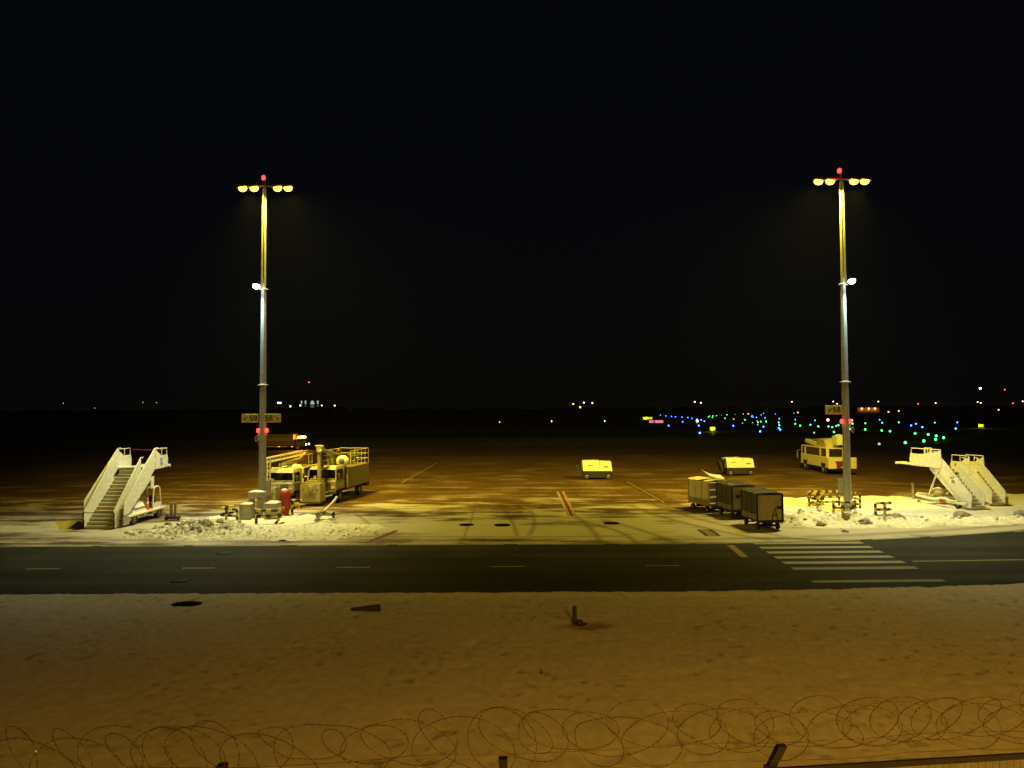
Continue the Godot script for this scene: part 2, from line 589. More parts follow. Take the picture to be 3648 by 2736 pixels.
func build_ground() -> void:
	var land := setting("ground", uv_plane(-2600, 2600, -3200, 300, -0.09), M.field)
	var apron := setting("apron", uv_plane(-170, 170, -128, -30, -0.006), M.concrete)
	# strips of grass, taxiway and old snow beyond the apron
	var taxiway := setting("taxiway", sheet([Vector2(-900, -190), Vector2(900, -190), Vector2(900, -166), Vector2(-900, -166)], -0.03), M.asphalt)
	var w := 1900
	var h := 1060
	var res := 0.062
	var am := StandardMaterial3D.new()
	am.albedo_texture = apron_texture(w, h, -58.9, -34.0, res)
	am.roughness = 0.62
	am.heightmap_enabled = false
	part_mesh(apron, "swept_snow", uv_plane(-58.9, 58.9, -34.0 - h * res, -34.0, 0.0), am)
	# painted lines on the apron
	for s in [-1, 1]:
		part_mesh(apron, "red_line_border", sheet(strip(3.97 + s * 0.22, -57.6, 3.83 + s * 0.22, -44.4, 0.17, 0.12, 5 + s), 0.004), M.paint_dull)
	part_mesh(apron, "red_line", sheet(strip(3.97, -57.6, 3.83, -44.6, 0.2, 0.05, 3), 0.004), M.paint_red)
	part_mesh(apron, "taxi_line", sheet(strip(10.75, -65, 11.1, -50.6, 0.15, 0.1, 9), 0.004), M.paint_yellow)
	for s in [-1, 1]:
		part_mesh(apron, "taxi_line_border", sheet(strip(10.75 + s * 0.17, -65, 11.1 + s * 0.17, -50.6, 0.15, 0.15, 11 + s), 0.004), M.tar)
	part_mesh(apron, "taxi_line_dash", sheet(strip(10.92, -39.6, 10.86, -37.4, 0.42, 0.05, 17), 0.004), M.paint_yellow)
	for s in [-1, 1]:
		part_mesh(apron, "taxi_line_border", sheet(strip(10.92 + s * 0.33, -39.5, 10.86 + s * 0.33, -37.5, 0.2, 0.25, 19 + s), 0.004), M.tar)
	part_mesh(apron, "stand_line", sheet(strip(-12.5, -88, -10.7, -64.5, 0.16, 0.2, 23), 0.004), M.paint_red)
	part_mesh(apron, "stand_line", sheet(strip(-9.65, -88, -10.4, -64.5, 0.14, 0.2, 24), 0.004), M.paint_dull)
	part_mesh(apron, "stand_line", sheet(strip(24, -66, 40, -54, 0.14, 0.2, 25), 0.004), M.paint_dull)
	part_mesh(apron, "stand_line", sheet(strip(-42, -55, -22, -55.4, 0.14, 0.25, 26), 0.004), M.paint_dull)
	part_mesh(apron, "stand_line", sheet(strip(-12, -57.6, 3.4, -57.8, 0.1, 0.3, 27), 0.004), M.paint_dull)
	part_mesh(apron, "kerb_mark", sheet(strip(-7.6, -36.0, -6.6, -39.6, 0.3, 0.35, 28), 0.004), M.paint_red)
	# the service road
	var rm := StandardMaterial3D.new()
	rm.albedo_texture = road_texture(1400, 200)
	rm.roughness = 0.75
	rm.metallic_specular = 0.25
	var pts := [Vector2(-90, -24.4), Vector2(-90, -35.57)]
	var x := -40.0
	while x < 61.0:
		pts.append(Vector2(x, road_far(x)))
		x += 2.5
	pts.append(Vector2(61, -24.4))
	var road := setting("road", sheet(pts, 0.004, func(p: Vector3) -> Vector2: return Vector2(p.x / 70.0 + 0.5, (p.z + 35.8) / 10.4)), rm)
	# edge line, broken where snow lies on it
	var rng := RandomNumberGenerator.new()
	rng.seed = 77
	x = -34.0
	while x < 44.0:
		var len := rng.randf_range(2.0, 5.5)
		var a := V(x, 0, road_far(x) + 0.16)
		var b := V(x + len, 0, road_far(x + len) + 0.16)
		part_mesh(road, "edge_line", sheet(strip(a.x, a.z, b.x, b.z, 0.13, 0.2, int(x * 10)), 0.008), M.paint_white)
		x += len + rng.randf_range(0.05, 0.9)
	for k in range(-6, 5):
		if k < 2:
			part_mesh(road, "centre_dash", sheet(strip(-0.95 + k * 6.81, -30.55 - 0.02 * k, 0.52 + k * 6.81, -30.55 - 0.02 * k, 0.11, 0.15, k + 40), 0.008), M.paint_white)
	part_mesh(road, "centre_line", sheet(strip(18.0, -31.2, 34.0, -31.9, 0.13, 0.12, 61), 0.008), M.paint_white)
	part_mesh(road, "taxi_line_dash", sheet(strip(10.98, -35.0, 10.78, -32.2, 0.36, 0.06, 62), 0.008), M.paint_yellow)
	for k in 8:
		var z := -35.4 + k * 1.1
		var worn := [0.04, 0.05, 0.05, 0.12, 0.2, 0.3, 0.6, 0.3]
		if k == 6:
			continue
		var left := 12.3 - k * 0.05
		part_mesh(road, "zebra_stripe", sheet(strip(left, z, left + 5.6 - k * 0.04, z - 0.1, 0.46 if k < 6 else 0.34, worn[k] * 0.5, 70 + k), 0.008), M.paint_white if k < 5 else M.paint_worn)
	# the left lobe of the side road marking
	part_mesh(road, "edge_line", sheet(strip(27.4, -38.5, 36.0, -36.3, 0.13, 0.2, 91), 0.008), M.paint_white)
	# manhole covers
	for q in [[-2.76, -41.4, 0.45, "small dark manhole cover in the snow, leftmost on the apron"], [-0.61, -41.25, 0.5, "dark manhole cover in the apron snow between two others"], [5.96, -41.75, 0.5, "dark manhole cover in the apron snow beside the curved tyre tracks"]]:
		var b := MB.new()
		b.lathe([Vector2(0, 0.012), Vector2(q[2] * 0.84, 0.012), Vector2(q[2] * 0.86, 0.004), Vector2(q[2] * 0.92, 0.016), Vector2(q[2], 0.014), Vector2(q[2], -0.02)], Vector3.ZERO, 24)
		lone("manhole_cover", b, M.iron, q[3], "manhole cover", V(q[0], 0, q[1]), "manhole covers in apron and road")
	for q in [[-13.56, -28.36, 0.42, "dark manhole cover in the near lane of the road"], [-13.97, -33.68, 0.45, "dark manhole cover in the far lane below the snow heap"]]:
		var b := MB.new()
		b.lathe([Vector2(0, 0.012), Vector2(q[2] * 0.84, 0.012), Vector2(q[2] * 0.86, 0.006), Vector2(q[2] * 0.92, 0.016), Vector2(q[2], 0.014), Vector2(q[2], -0.02)], V(0, 0.004, 0), 24)
		lone("manhole_cover", b, M.iron_road, q[3], "manhole cover", V(q[0], 0, q[1]), "manhole covers in apron and road")

func build_snow() -> void:
	var n1 := fnl(31, 0.35, 4)
	var n2 := fnl(32, 1.7, 3)
	var n3 := fnl(33, 0.9, 2)
	var pit := fnl(34, 0.22, 3)
	var dirt := lin(0.16, 0.12, 0.08)
	# ---- the snow field this side of the road
	var edge_z := func(x: float) -> float:
		return -26.02 + (0.0 if x < 4.0 else -0.0038 * (x - 4.0) * (x - 4.0)) + 0.10 * n1.get_noise_2d(x * 2.2, 3.0) + 0.07 * n2.get_noise_2d(x * 1.6, 8.0)
	var f := func(x: float, z: float) -> float:
		var e: float = z - edge_z.call(x)
		var up := smoothstep(-0.04, 0.16, e)
		var y := -0.1 + up * (0.2 + 0.013 * n1.get_noise_2d(x, z) + 0.006 * n2.get_noise_2d(x, z) + 0.05 * exp(-pow((e - 0.35) / 0.3, 2.0)))
		var q := n3.get_noise_2d(x * 0.8, z * 0.8)
		if q > 0.32:
			y -= (q - 0.32) * 0.06 * up
		# two faint wheel ruts along the road
		for k in 2:
			var line: float = z + 23.35 + 0.9 * k + 0.5 * n1.get_noise_2d(x * 0.12, 70.0)
			y -= 0.016 * exp(-pow(line / 0.14, 2.0)) * up * (0.5 + 0.5 * n1.get_noise_2d(x * 0.5, 20.0 + k))
		# the hole round the drain and the hollow round the stub
		var hd := Vector2((x + 11.58) / 0.56, (z + 24.7) / 0.36).length()
		y -= 0.06 * (1.0 - smoothstep(0.85, 1.2, hd + 0.25 * n2.get_noise_2d(x * 2.0, z * 2.0))) * up
		var sd := Vector2((x - 2.3) / 0.9, (z + 22.1) / 0.6).length()
		y -= 0.06 * (1.0 - smoothstep(0.2, 1.0, sd))
		return y
	var cf := func(x: float, z: float, y: float) -> Color:
		var k := 0.60 + 0.04 * n1.get_noise_2d(x * 0.6 + 40.0, z * 0.6) + 0.03 * n2.get_noise_2d(x, z + 50.0)
		var c := Color(k, k * 0.985, k * 0.95)
		var p := n3.get_noise_2d(x * 2.1 + 90.0, z * 2.1)
		var q := pit.get_noise_2d(x + 30.0, z)
		if p > 0.40 and q > 0.06:
			c = c.lerp(Color(0.2, 0.17, 0.13), smoothstep(0.40, 0.55, p) * 0.6)
		var sd := Vector2((x - 2.35) / 1.0, (z + 22.0) / 0.62).length() + 0.3 * n2.get_noise_2d(x, z)
		c = c.lerp(Color(0.30, 0.19, 0.09), (1.0 - smoothstep(0.45, 1.0, sd)) * 0.8)
		return c
	setting("snow_field", heights(-32.0, 32.0, -27.6, -7.0, 0.09, f, cf), M.snow_v)
	setting("near_snow", uv_plane(-32, 32, -7.0, 1.0, 0.1), M.snow)
	# ---- ploughed snow round the left mast
	var n4 := fnl(35, 0.55, 4)
	var blob := func(x: float, z: float, cx: float, cz: float, rx: float, rz: float) -> float:
		return exp(-pow((x - cx) / rx, 2.0) - pow((z - cz) / rz, 2.0))
	var fl := func(x: float, z: float) -> float:
		var w := n1.get_noise_2d(x * 0.9, z * 0.9)
		var shape := maxf(blob.call(x, z, -16.0, -43.2, 5.4, 4.0), maxf(blob.call(x, z, -12.2, -39.6, 5.2, 3.5), blob.call(x, z, -17.0, -38.8, 4.2, 2.2)))
		var up := smoothstep(0.34, 0.62, shape + 0.16 * w + 0.08 * n2.get_noise_2d(x * 0.7, z * 0.7))
		var y := -0.09 + up * (0.15 + 0.05 * n4.get_noise_2d(x, z))
		var heap: float = blob.call(x, z, -17.3, -39.0, 2.3, 1.2)
		y += heap * (0.52 + 0.42 * absf(n2.get_noise_2d(x * 1.3, z * 1.3)) + 0.32 * n4.get_noise_2d(x * 1.5, z * 1.5))
		var churn := smoothstep(-42.0, -40.4, z) * smoothstep(-36.2, -37.4, z) * up
		y += churn * (0.17 * absf(n2.get_noise_2d(x * 1.4, z * 1.6)) + 0.08 * n3.get_noise_2d(x * 2.4, z * 2.4))
		# wheel ruts running past the tow bar
		for r in [-0.55, 0.55]:
			var line := absf((x + 13.2) - (z + 41.6) * -0.62 - r * 1.3)
			y -= 0.07 * exp(-pow(line / 0.16, 2.0)) * smoothstep(-46.0, -44.0, z) * smoothstep(-39.4, -41.0, z)
		return y
	var cl := func(x: float, z: float, y: float) -> Color:
		var k := 0.74 + 0.08 * n4.get_noise_2d(x + 9.0, z)
		var c := Color(k, k * 0.985, k * 0.95)
		var heap: float = blob.call(x, z, -17.9, -38.6, 2.8, 1.4)
		var p := n2.get_noise_2d(x * 1.5 + 60.0, z * 1.5)
		var d := smoothstep(0.1, 0.45, p + heap * 0.35 - 0.10 + 0.1 * smoothstep(-40.5, -38.5, z)) * (0.4 + 0.5 * heap)
		return c.lerp(Color(0.22, 0.19, 0.15), d)
	setting("snow_heap", heights(-24.0, -6.5, -47.6, -36.6, 0.075, fl, cl), M.snow_v)
	# ---- ploughed snow round the right mast and under the stairs
	var fr := func(x: float, z: float) -> float:
		var w := n1.get_noise_2d(x * 0.9 + 200.0, z * 0.9)
		var far := -52.5 - 0.06 * (x - 20.0)
		var near := -39.6 - 0.10 * maxf(x - 22.0, 0.0)
		var in_z := smoothstep(far - 1.6, far + 0.6, z + 0.8 * w) * (1.0 - smoothstep(near - 1.2, near + 0.7, z + 0.9 * w))
		var in_x := smoothstep(16.2, 17.6, x + 0.6 * w)
		var up := smoothstep(0.25, 0.7, in_z * in_x)
		var y := -0.09 + up * (0.14 + 0.05 * n4.get_noise_2d(x + 70.0, z))
		var heap: float = maxf(blob.call(x, z, 18.4, -43.4, 1.8, 2.0), 0.8 * blob.call(x, z, 20.4, -41.3, 1.9, 0.8))
		y += up * heap * (0.42 + 0.3 * absf(n2.get_noise_2d(x * 1.2, z * 1.2)) + 0.3 * n4.get_noise_2d(x * 1.4, z * 1.4))
		var berm: float = exp(-pow((z - near + 1.6) / 0.9, 2.0)) * smoothstep(17.0, 19.0, x)
		y += up * berm * (0.08 + 0.24 * maxf(0.0, n3.get_noise_2d(x * 1.3, z * 1.3)) + 0.12 * absf(n2.get_noise_2d(x * 1.2, z * 1.2)))
		return y
	var cr := func(x: float, z: float, y: float) -> Color:
		var k := 0.76 + 0.07 * n4.get_noise_2d(x + 9.0, z)
		var c := Color(k, k * 0.985, k * 0.95)
		var p := n2.get_noise_2d(x * 1.4 + 160.0, z * 1.4)
		return c.lerp(Color(0.26, 0.23, 0.18), smoothstep(0.25, 0.5, p) * 0.5 * smoothstep(-45.0, -42.0, z))
	setting("snow_bank", heights(15.6, 46.0, -55.5, -37.4, 0.08, fr, cr), M.snow_v)
	# ---- loose clods thrown up by the plough
	var rng := RandomNumberGenerator.new()
	rng.seed = 2024
	var lump := MB.new()
	lump.ball(Vector3.ZERO, V(1, 0.75, 1), 8, 5, 0.26, rng)
	var lm := lump.mesh()
	var spots := []
	for i in 480:
		var p: Vector2
		var r := 0.0
		var which := rng.randf()
		if which < 0.42:
			p = Vector2(-17.6 + rng.randfn(0, 1.9), -38.8 + rng.randfn(0, 0.8))
			r = 0.02 + 0.085 * pow(rng.randf(), 3.0)
		elif which < 0.6:
			p = Vector2(rng.randf_range(-17, -7.5), rng.randf_range(-41.0, -37.4))
			r = 0.02 + 0.06 * pow(rng.randf(), 2.0)
		elif which < 0.85:
			p = Vector2(19.0 + rng.randfn(0, 1.5), -42.4 + rng.randfn(0, 1.3))
			r = 0.02 + 0.09 * pow(rng.randf(), 2.6)
		else:
			var x := rng.randf_range(20, 34)
			p = Vector2(x, -41.4 - 0.1 * maxf(x - 22.0, 0.0) + rng.randfn(0, 0.7))
			r = 0.02 + 0.13 * pow(rng.randf(), 3.0)
		if i % 9 == 0 and (which < 0.42 or (which >= 0.6 and which < 0.85)):
			r = rng.randf_range(0.11, 0.22)
		spots.append([p, r])
	for side in [-1, 1]:
		var mine := spots.filter(func(q): return signf(q[0].x) == side)
		var mm := MultiMesh.new()
		mm.transform_format = MultiMesh.TRANSFORM_3D
		mm.use_colors = true
		mm.mesh = lm
		mm.instance_count = mine.size()
		for i in mine.size():
			var p: Vector2 = mine[i][0]
			var r: float = mine[i][1]
			var y: float = fl.call(p.x, p.y) if side < 0 else fr.call(p.x, p.y)
			var b := Basis(Vector3.UP, rng.randf() * TAU).rotated(Vector3.RIGHT, rng.randf_range(-0.5, 0.5)).scaled(V(r * rng.randf_range(0.8, 1.5), r, r))
			mm.set_instance_transform(i, Transform3D(b, V(p.x, maxf(y, 0.0) + r * 0.25, p.y)))
			var k := rng.randf_range(0.5, 0.78) if rng.randf() < 0.85 else rng.randf_range(0.18, 0.35)
			mm.set_instance_color(i, Color(k, k * 0.98, k * 0.94))
		var mi := MultiMeshInstance3D.new()
		mi.multimesh = mm
		mi.material_override = M.snow_v
		mi.name = numbered("snow_clods")
		add_child(mi)
		mi.set_meta("kind", "stuff")
		tag(mi, "loose grey snow clods on the churned heap before the left mast" if side < 0 else "loose grey snow clods along the bank before the right mast", "snow clods")
	# ---- the big separate lumps on the right
	for q in [[23.15, -41.7, 0.5, 0.34, "large white snow lump in front of the short striped barrier"], [20.55, -40.5, 0.42, 0.26, "shaded grey snow lump at the front edge below the right mast"], [27.9, -43.0, 0.5, 0.3, "snow lump before the towed stairs, right of the striped barrier"], [31.9, -43.4, 0.42, 0.28, "snow lump nearest the foot of the towed stairs"]]:
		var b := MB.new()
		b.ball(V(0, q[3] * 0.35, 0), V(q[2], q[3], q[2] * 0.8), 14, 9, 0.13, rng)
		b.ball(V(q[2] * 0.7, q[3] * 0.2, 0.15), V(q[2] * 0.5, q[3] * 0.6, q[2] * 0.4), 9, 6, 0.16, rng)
		lone("snow_lump", b, M.snow_shaded, q[4], "snow lump", V(q[0], 0.05, q[1]), "single lumps along the right snow bank")  # grey shade comes from the material colour, so the lumps show against white

# ------------------------------------------------------------------ passenger stairs
func stairs(t: Node3D, o: Dictionary) -> void:
	# front foot of the steps at the origin, climbing towards -z; w inner width, rise and run of the flight, pl platform length
	var w: float = o.w
	var rise: float = o.rise
	var run: float = o.run
	var n: int = o.n
	var pl: float = o.pl
	var hw := w * 0.5
	var sl := rise / run
	var side := func(x: float, poly: Array, th: float) -> MB:
		# poly in (distance climbed, height), laid in the plane x = const
		var xf := Transform3D(Basis(Vector3(0, 0, -1), Vector3.UP, Vector3(1, 0, 0)), V(x, 0, 0))
		var b := MB.new()
		return b.prism(poly, -th * 0.5, th * 0.5, xf)
	for i in n:
		var y := rise * (i + 1) / n
		var z := -run * i / n
		var d := run / n
		var b := MB.new()
		b.box(V(0, y - 0.015, z - d * 0.5 - 0.01), V(w - 0.03, 0.03, d + 0.05), 0.006)
		b.box(V(0, y - rise / n * 0.5 - 0.02, z - 0.008), V(w - 0.04, rise / n - 0.03, 0.02))
		part(t, "step", b, o.step)
	var gh: float = o.get("guard", 1.1)
	for s in [-1, 1]:
		var lo_run: float = o.get("lower_run", run)
		if s > 0:
			lo_run = o.get("right_lower_run", lo_run)
		var x: float = s * (hw + 0.03)
		var top: float = gh + lo_run * o.get("lower_slope", sl)
		part(t, "side_panel", side.call(x, [Vector2(-0.02, 0.06), Vector2(0.3, 0.06), Vector2(lo_run + 0.05, lo_run * sl - 0.25), Vector2(lo_run + 0.05, top), Vector2(-0.02, gh)], 0.045), o.panel)
		var rail := MB.new()
		rail.path([V(x, 0.55, 0.04), V(x, gh + 0.02, 0.02), V(x, top + 0.03, -lo_run - 0.02), V(x, top + 0.03, -lo_run - 0.3)], 0.032, 7)
		part(t, "handrail", rail, o.rail)
		var seam := MB.new()
		for k in 3:
			var oy := 0.30 + 0.22 * k
			seam.path([V(x + s * 0.028, oy + 0.12, -0.25), V(x + s * 0.028, oy + 0.1 + (lo_run - 0.3) * sl, -lo_run + 0.05)], 0.012, 5)
		part(t, "panel_rib", seam, o.rail)
		if o.has("outer"):
			# the upper, wider stage that slides outside the lower one
			var xo: float = s * (hw + o.outer)
			var z0 := 0.45
			part(t, "upper_side_panel", side.call(xo, [Vector2(z0, 0.72), Vector2(z0 + 0.5, 0.8), Vector2(run - 0.45, rise - 0.75), Vector2(run - 0.45, rise - 0.55), Vector2(run + 0.02, rise - 0.1), Vector2(run + 0.02, rise + 1.15), Vector2(z0, 1.55)], 0.045), o.panel)
			var ur := MB.new()
			ur.path([V(xo, 1.1, -z0 + 0.03), V(xo, 1.6, -z0), V(xo, rise + 1.2, -run - 0.02), V(xo, rise + 1.2, -run - 0.38)], 0.032, 7)
			part(t, "handrail", ur, o.rail)
			var tab := MB.new()
			tab.box(V(xo, rise - 0.95, -run + 0.25), V(0.05, 0.75, 0.36), 0.01)
			part(t, "skirt", tab, o.panel)
	# platform
	var pw: float = hw + o.get("outer", 0.06)
	var y0: float = rise - 0.02
	var fl := MB.new()
	fl.box(V(0, y0 - 0.06, -run - pl * 0.5), V(pw * 2.0, 0.12, pl), 0.01)
	part(t, "platform", fl, o.panel)
	for s in [-1, 1]:
		var x: float = s * (pw + 0.02)
		var a: float = run + o.get("panel_from", 0.02)
		if s > 0 and o.has("right_from"):
			a = run + o.right_from
		var e := run + pl
		part(t, "platform_panel", side.call(x, [Vector2(a, y0 - 0.12), Vector2(e, y0 - 0.06), Vector2(e + 0.04, y0 + 0.4), Vector2(e - 0.06, y0 + o.wall), Vector2(a, y0 + o.wall)], 0.05), o.panel)
		var pr := MB.new()
		pr.path([V(x, y0 + o.wall - 0.02, -e + 0.1), V(x, y0 + 1.16, -e + 0.14), V(x, y0 + 1.16, -a - 0.06), V(x, y0 + o.wall - 0.02, -a - 0.05)], 0.035, 7)
		pr.path([V(x, y0 + o.wall - 0.02, -(a + e) * 0.5), V(x, y0 + 1.16, -(a + e) * 0.5)], 0.03, 6)
		part(t, "platform_rail", pr, o.rail)
		if o.get("gusset", false):
			part(t, "platform_gusset", side.call(x, [Vector2(a + 0.05, y0 + o.wall), Vector2(a + (e - a) * 0.45, y0 + o.wall), Vector2(a + 0.05, y0 + 1.12)], 0.03), o.panel)
	var tongue := MB.new()
	tongue.box(V(0, y0 - 0.05, -run - pl - o.tongue * 0.5), V(pw * 1.7, 0.08, o.tongue), 0.02)
	tongue.path([V(-pw * 0.85, y0 - 0.05, -run - pl - o.tongue), V(pw * 0.85, y0 - 0.05, -run - pl - o.tongue)], 0.09, 8)
	part(t, "bumper", tongue, o.rail)
	# stringers under the flight
	for s in [-1, 1]:
		var st := MB.new()
		st.prism([Vector2(0.25, 0.0), Vector2(0.75, 0.05), Vector2(run + 0.7, rise - 0.3), Vector2(run + 0.7, rise - 0.12), Vector2(run, rise - 0.16)], -0.04, 0.04, Transform3D(Basis(Vector3(0, 0, -1), Vector3.UP, Vector3(1, 0, 0)), V(s * (hw - 0.08), 0.02, 0)))
		part(t, "stringer", st, o.panel)
	var under := MB.new()
	under.hexa([V(-hw + 0.1, 0.12, -0.45), V(hw - 0.1, 0.12, -0.45), V(hw - 0.1, 0.18, -0.45), V(-hw + 0.1, 0.18, -0.45), V(-hw + 0.1, rise - 0.3, -run - 0.1), V(hw - 0.1, rise - 0.3, -run - 0.1), V(hw - 0.1, rise - 0.24, -run - 0.1), V(-hw + 0.1, rise - 0.24, -run - 0.1)])
	part(t, "underside", under, o.panel)

func build_stairs() -> void:
	# ---- the stairs truck on the left
	var t := thing("stairs_truck", "white passenger stairs truck at the far left, its steps facing the road", "stairs truck", V(-24.16, 0, -40.42), -1.0)
	stairs(t, {"w": 1.68, "rise": 3.3, "run": 3.75, "n": 17, "pl": 1.55, "outer": 0.36, "wall": 0.72, "tongue": 0.75, "lower_run": 2.7, "lower_slope": 1.05, "gusset": true, "panel": M.white, "rail": M.white_rail, "step": M.step})
	var deck := MB.new()
	deck.box(V(0.42, 0.60, -2.95), V(1.78, 0.12, 4.3), 0.02)
	deck.box(V(0.42, 0.44, -2.95), V(1.6, 0.22, 4.1), 0.02)
	part(t, "deck", deck, M.white)
	for k in 4:
		var lk := MB.new()
		lk.box(V(1.235, 0.46, -1.3 - k * 0.95), V(0.02, 0.1, 0.5))
		part(t, "side_locker", lk, M.dark_grey if k % 2 == 0 else M.rim)
	var front := MB.new()
	front.box(V(0.95, 0.36, -0.95), V(0.32, 0.5, 0.6), 0.03)
	part(t, "front_wing", front, M.white)
	var ladder := MB.new()
	ladder.box(V(1.0, 0.8, -0.55), V(0.06, 0.62, 0.14), 0.02)
	ladder.box(V(1.02, 0.3, -0.5), V(0.14, 0.34, 0.2), 0.04)
	part(t, "stabiliser", ladder, M.dark_grey)
	for z in [-1.55, -4.35]:
		wheel(t, V(1.12, 0.33, z), 0.33, 0.24, 1.0)
		wheel(t, V(-0.9, 0.33, z), 0.33, 0.24, -1.0)
	var hood := MB.new()
	hood.hexa([V(0.35, 0.66, -1.6), V(1.1, 0.66, -1.6), V(1.1, 0.66, -3.1), V(0.35, 0.66, -3.1), V(0.4, 1.05, -2.0), V(0.95, 1.0, -2.0), V(0.95, 1.2, -2.9), V(0.4, 1.25, -2.9)])
	part(t, "engine_hood", hood, M.white)
	cap_snow(t, V(0.72, 0.97, -2.45), V(0.78, 0.3, 1.2))
	var cab := MB.new()
	# a half cab: frame of the door, roof, back and lower walls
	for p in [[V(1.18, 0.66, -3.62), V(1.18, 1.95, -3.72)], [V(1.18, 0.66, -4.62), V(1.14, 1.9, -4.5)], [V(0.3, 0.66, -3.62), V(0.3, 1.95, -3.72)], [V(0.3, 0.66, -4.62), V(0.34, 1.9, -4.5)]]:
		cab.tube(p[0], p[1], 0.05, 0.05, 6)
	cab.path([V(1.18, 1.95, -3.72), V(1.16, 2.03, -3.95), V(1.16, 2.02, -4.3), V(1.14, 1.9, -4.5)], 0.055, 7)
	cab.box(V(0.74, 2.0, -4.1), V(0.9, 0.06, 0.62), 0.02)
	cab.box(V(1.17, 0.82, -4.12), V(0.05, 0.34, 0.95), 0.015)
	cab.box(V(0.74, 0.82, -4.63), V(0.88, 0.34, 0.05), 0.015)
	part(t, "cab", cab, M.white)
	var glass := MB.new()
	glass.hexa([V(0.36, 1.02, -3.63), V(1.12, 1.02, -3.63), V(1.12, 1.02, -3.65), V(0.36, 1.02, -3.65), V(0.36, 1.92, -3.71), V(1.12, 1.92, -3.71), V(1.12, 1.92, -3.73), V(0.36, 1.92, -3.73)])
	part(t, "windscreen", glass, M.glass)
	var seat := MB.new()
	seat.box(V(0.75, 0.85, -4.1), V(0.45, 0.36, 0.45), 0.05)
	seat.box(V(0.75, 1.2, -4.36), V(0.42, 0.5, 0.12), 0.04)
	part(t, "seat", seat, M.dark_grey)
	var em := MB.new()
	em.box(V(1.265, 3.63, -4.5), V(0.012, 0.42, 0.22))
	var emp := part(t, "emblem", em, M.blue)
	var slash := MB.new()
	slash.prism([Vector2(-0.09, -0.16), Vector2(-0.02, -0.16), Vector2(0.09, 0.15), Vector2(0.02, 0.15)], -0.004, 0.004, Transform3D(Basis(V(0, 0, -1), Vector3.UP, V(1, 0, 0)), V(1.274, 3.65, -4.5)))
	part(emp, "white_stroke", slash, M.white_plain)
	var chain := MB.new()
	chain.tube(V(-0.9, 0.97, 0.05), V(0.9, 0.97, 0.05), 0.018, 0.018, 6)
	part(t, "barrier_chain", chain, M.tar)
	var rope := MB.new()
	rope.path([V(-1.0, 4.36, -5.15), V(-0.3, 4.31, -5.17), V(0.4, 4.31, -5.17), V(1.1, 4.36, -5.15)], 0.02, 5)
	part(t, "safety_strap", rope, M.red)
	for s in [-1, 1]:
		var rb := MB.new()
		rb.box(V(s * 0.9, 0.5, 0.035), V(0.09, 0.95, 0.05), 0.02)
		part(t, "rubber_edge", rb, M.tar)
	# the cone standing on the deck
	var c := MB.new()
	c.box(V(0, 0.015, 0), V(0.38, 0.03, 0.38), 0.01)
	c.lathe([Vector2(0.145, 0.03), Vector2(0.035, 0.72), Vector2(0.0, 0.73)], Vector3.ZERO, 14)
	var cone := lone("traffic_cone", c, M.orange, "orange traffic cone standing on the deck of the stairs truck", "traffic cone", V(-23.12, 0.665, -43.75))
	var band := MB.new()
	band.lathe([Vector2(0.095, 0.37), Vector2(0.075, 0.5)], Vector3.ZERO, 14)
	part(cone, "white_band", band, M.white_plain)
	# ---- the towed stairs on the right
	var s1 := thing("towed_stairs", "white towed passenger stairs with tubular tow frame and long tongue, on the snow bank", "passenger stairs", V(30.92, 0.12, -45.95), 13.0, "passenger stairs on the right snow bank")
	stairs(s1, {"w": 0.98, "rise": 2.65, "run": 2.7, "n": 13, "pl": 2.3, "wall": 0.78, "tongue": 1.5, "guard": 0.95, "right_from": 1.5, "right_lower_run": 1.8, "gusset": true, "panel_from": -0.45, "panel": M.white, "rail": M.white_rail, "step": M.step_light})
	var fr := MB.new()
	fr.path([V(-0.85, 0.33, 0.0), V(-0.95, 0.35, -1.4), V(-1.0, 0.38, -3.0), V(-0.75, 0.42, -4.3), V(0.0, 0.44, -5.0), V(0.8, 0.42, -4.2), V(0.95, 0.36, -2.6), V(0.9, 0.33, 0.0)], 0.10, 9)
	part(s1, "tow_frame", fr, M.white)
	cap_snow(s1, V(-0.97, 0.42, -1.9), V(0.17, 0.06, 2.2))
	var sign_ := MB.new()
	sign_.box(V(-1.09, 0.33, -1.75), V(0.015, 0.2, 0.5))
	part(s1, "red_plate", sign_, M.red)
	var arch := MB.new()
	arch.path([V(-0.99, 0.38, -1.1), V(-0.99, 0.5, -1.5), V(-0.99, 0.52, -1.9), V(-0.99, 0.4, -2.4)], 0.1, 8)
	part(s1, "mudguard", arch, M.white)
	for x in [-0.8, 0.8]:
		wheel(s1, V(x, 0.22, -0.75), 0.26, 0.2, signf(x))
		var strut := MB.new()
		strut.path([V(x * 0.82, 0.42, -3.35), V(x * 0.82, 1.3, -2.95)], 0.075, 8)
		strut.path([V(x * 0.82, 1.25, -2.98), V(x * 0.82, 2.45, -2.45)], 0.05, 8)
		part(s1, "hydraulic_ram", strut, M.white_rail)
	var pump := MB.new()
	pump.ball(V(-0.15, 0.72, -3.0), V(0.42, 0.38, 0.45), 12, 8)
	pump.box(V(-0.55, 0.48, -3.2), V(0.4, 0.3, 0.6), 0.05)
	part(s1, "pump_unit", pump, M.cream)
	cap_snow(s1, V(-0.1, 0.98, -3.0), V(0.6, 0.14, 0.6))
	var bar := MB.new()
	bar.path([V(0, 0.44, -5.0), V(-0.1, 0.3, -5.7), V(-0.15, 0.12, -6.3)], 0.05, 7)
	part(s1, "drawbar", bar, M.rim)
	var grip := MB.new()
	grip.box(V(-0.66, 1.95, -1.35), V(0.08, 0.1, 0.3), 0.02)
	part(s1, "latch", grip, M.rim)
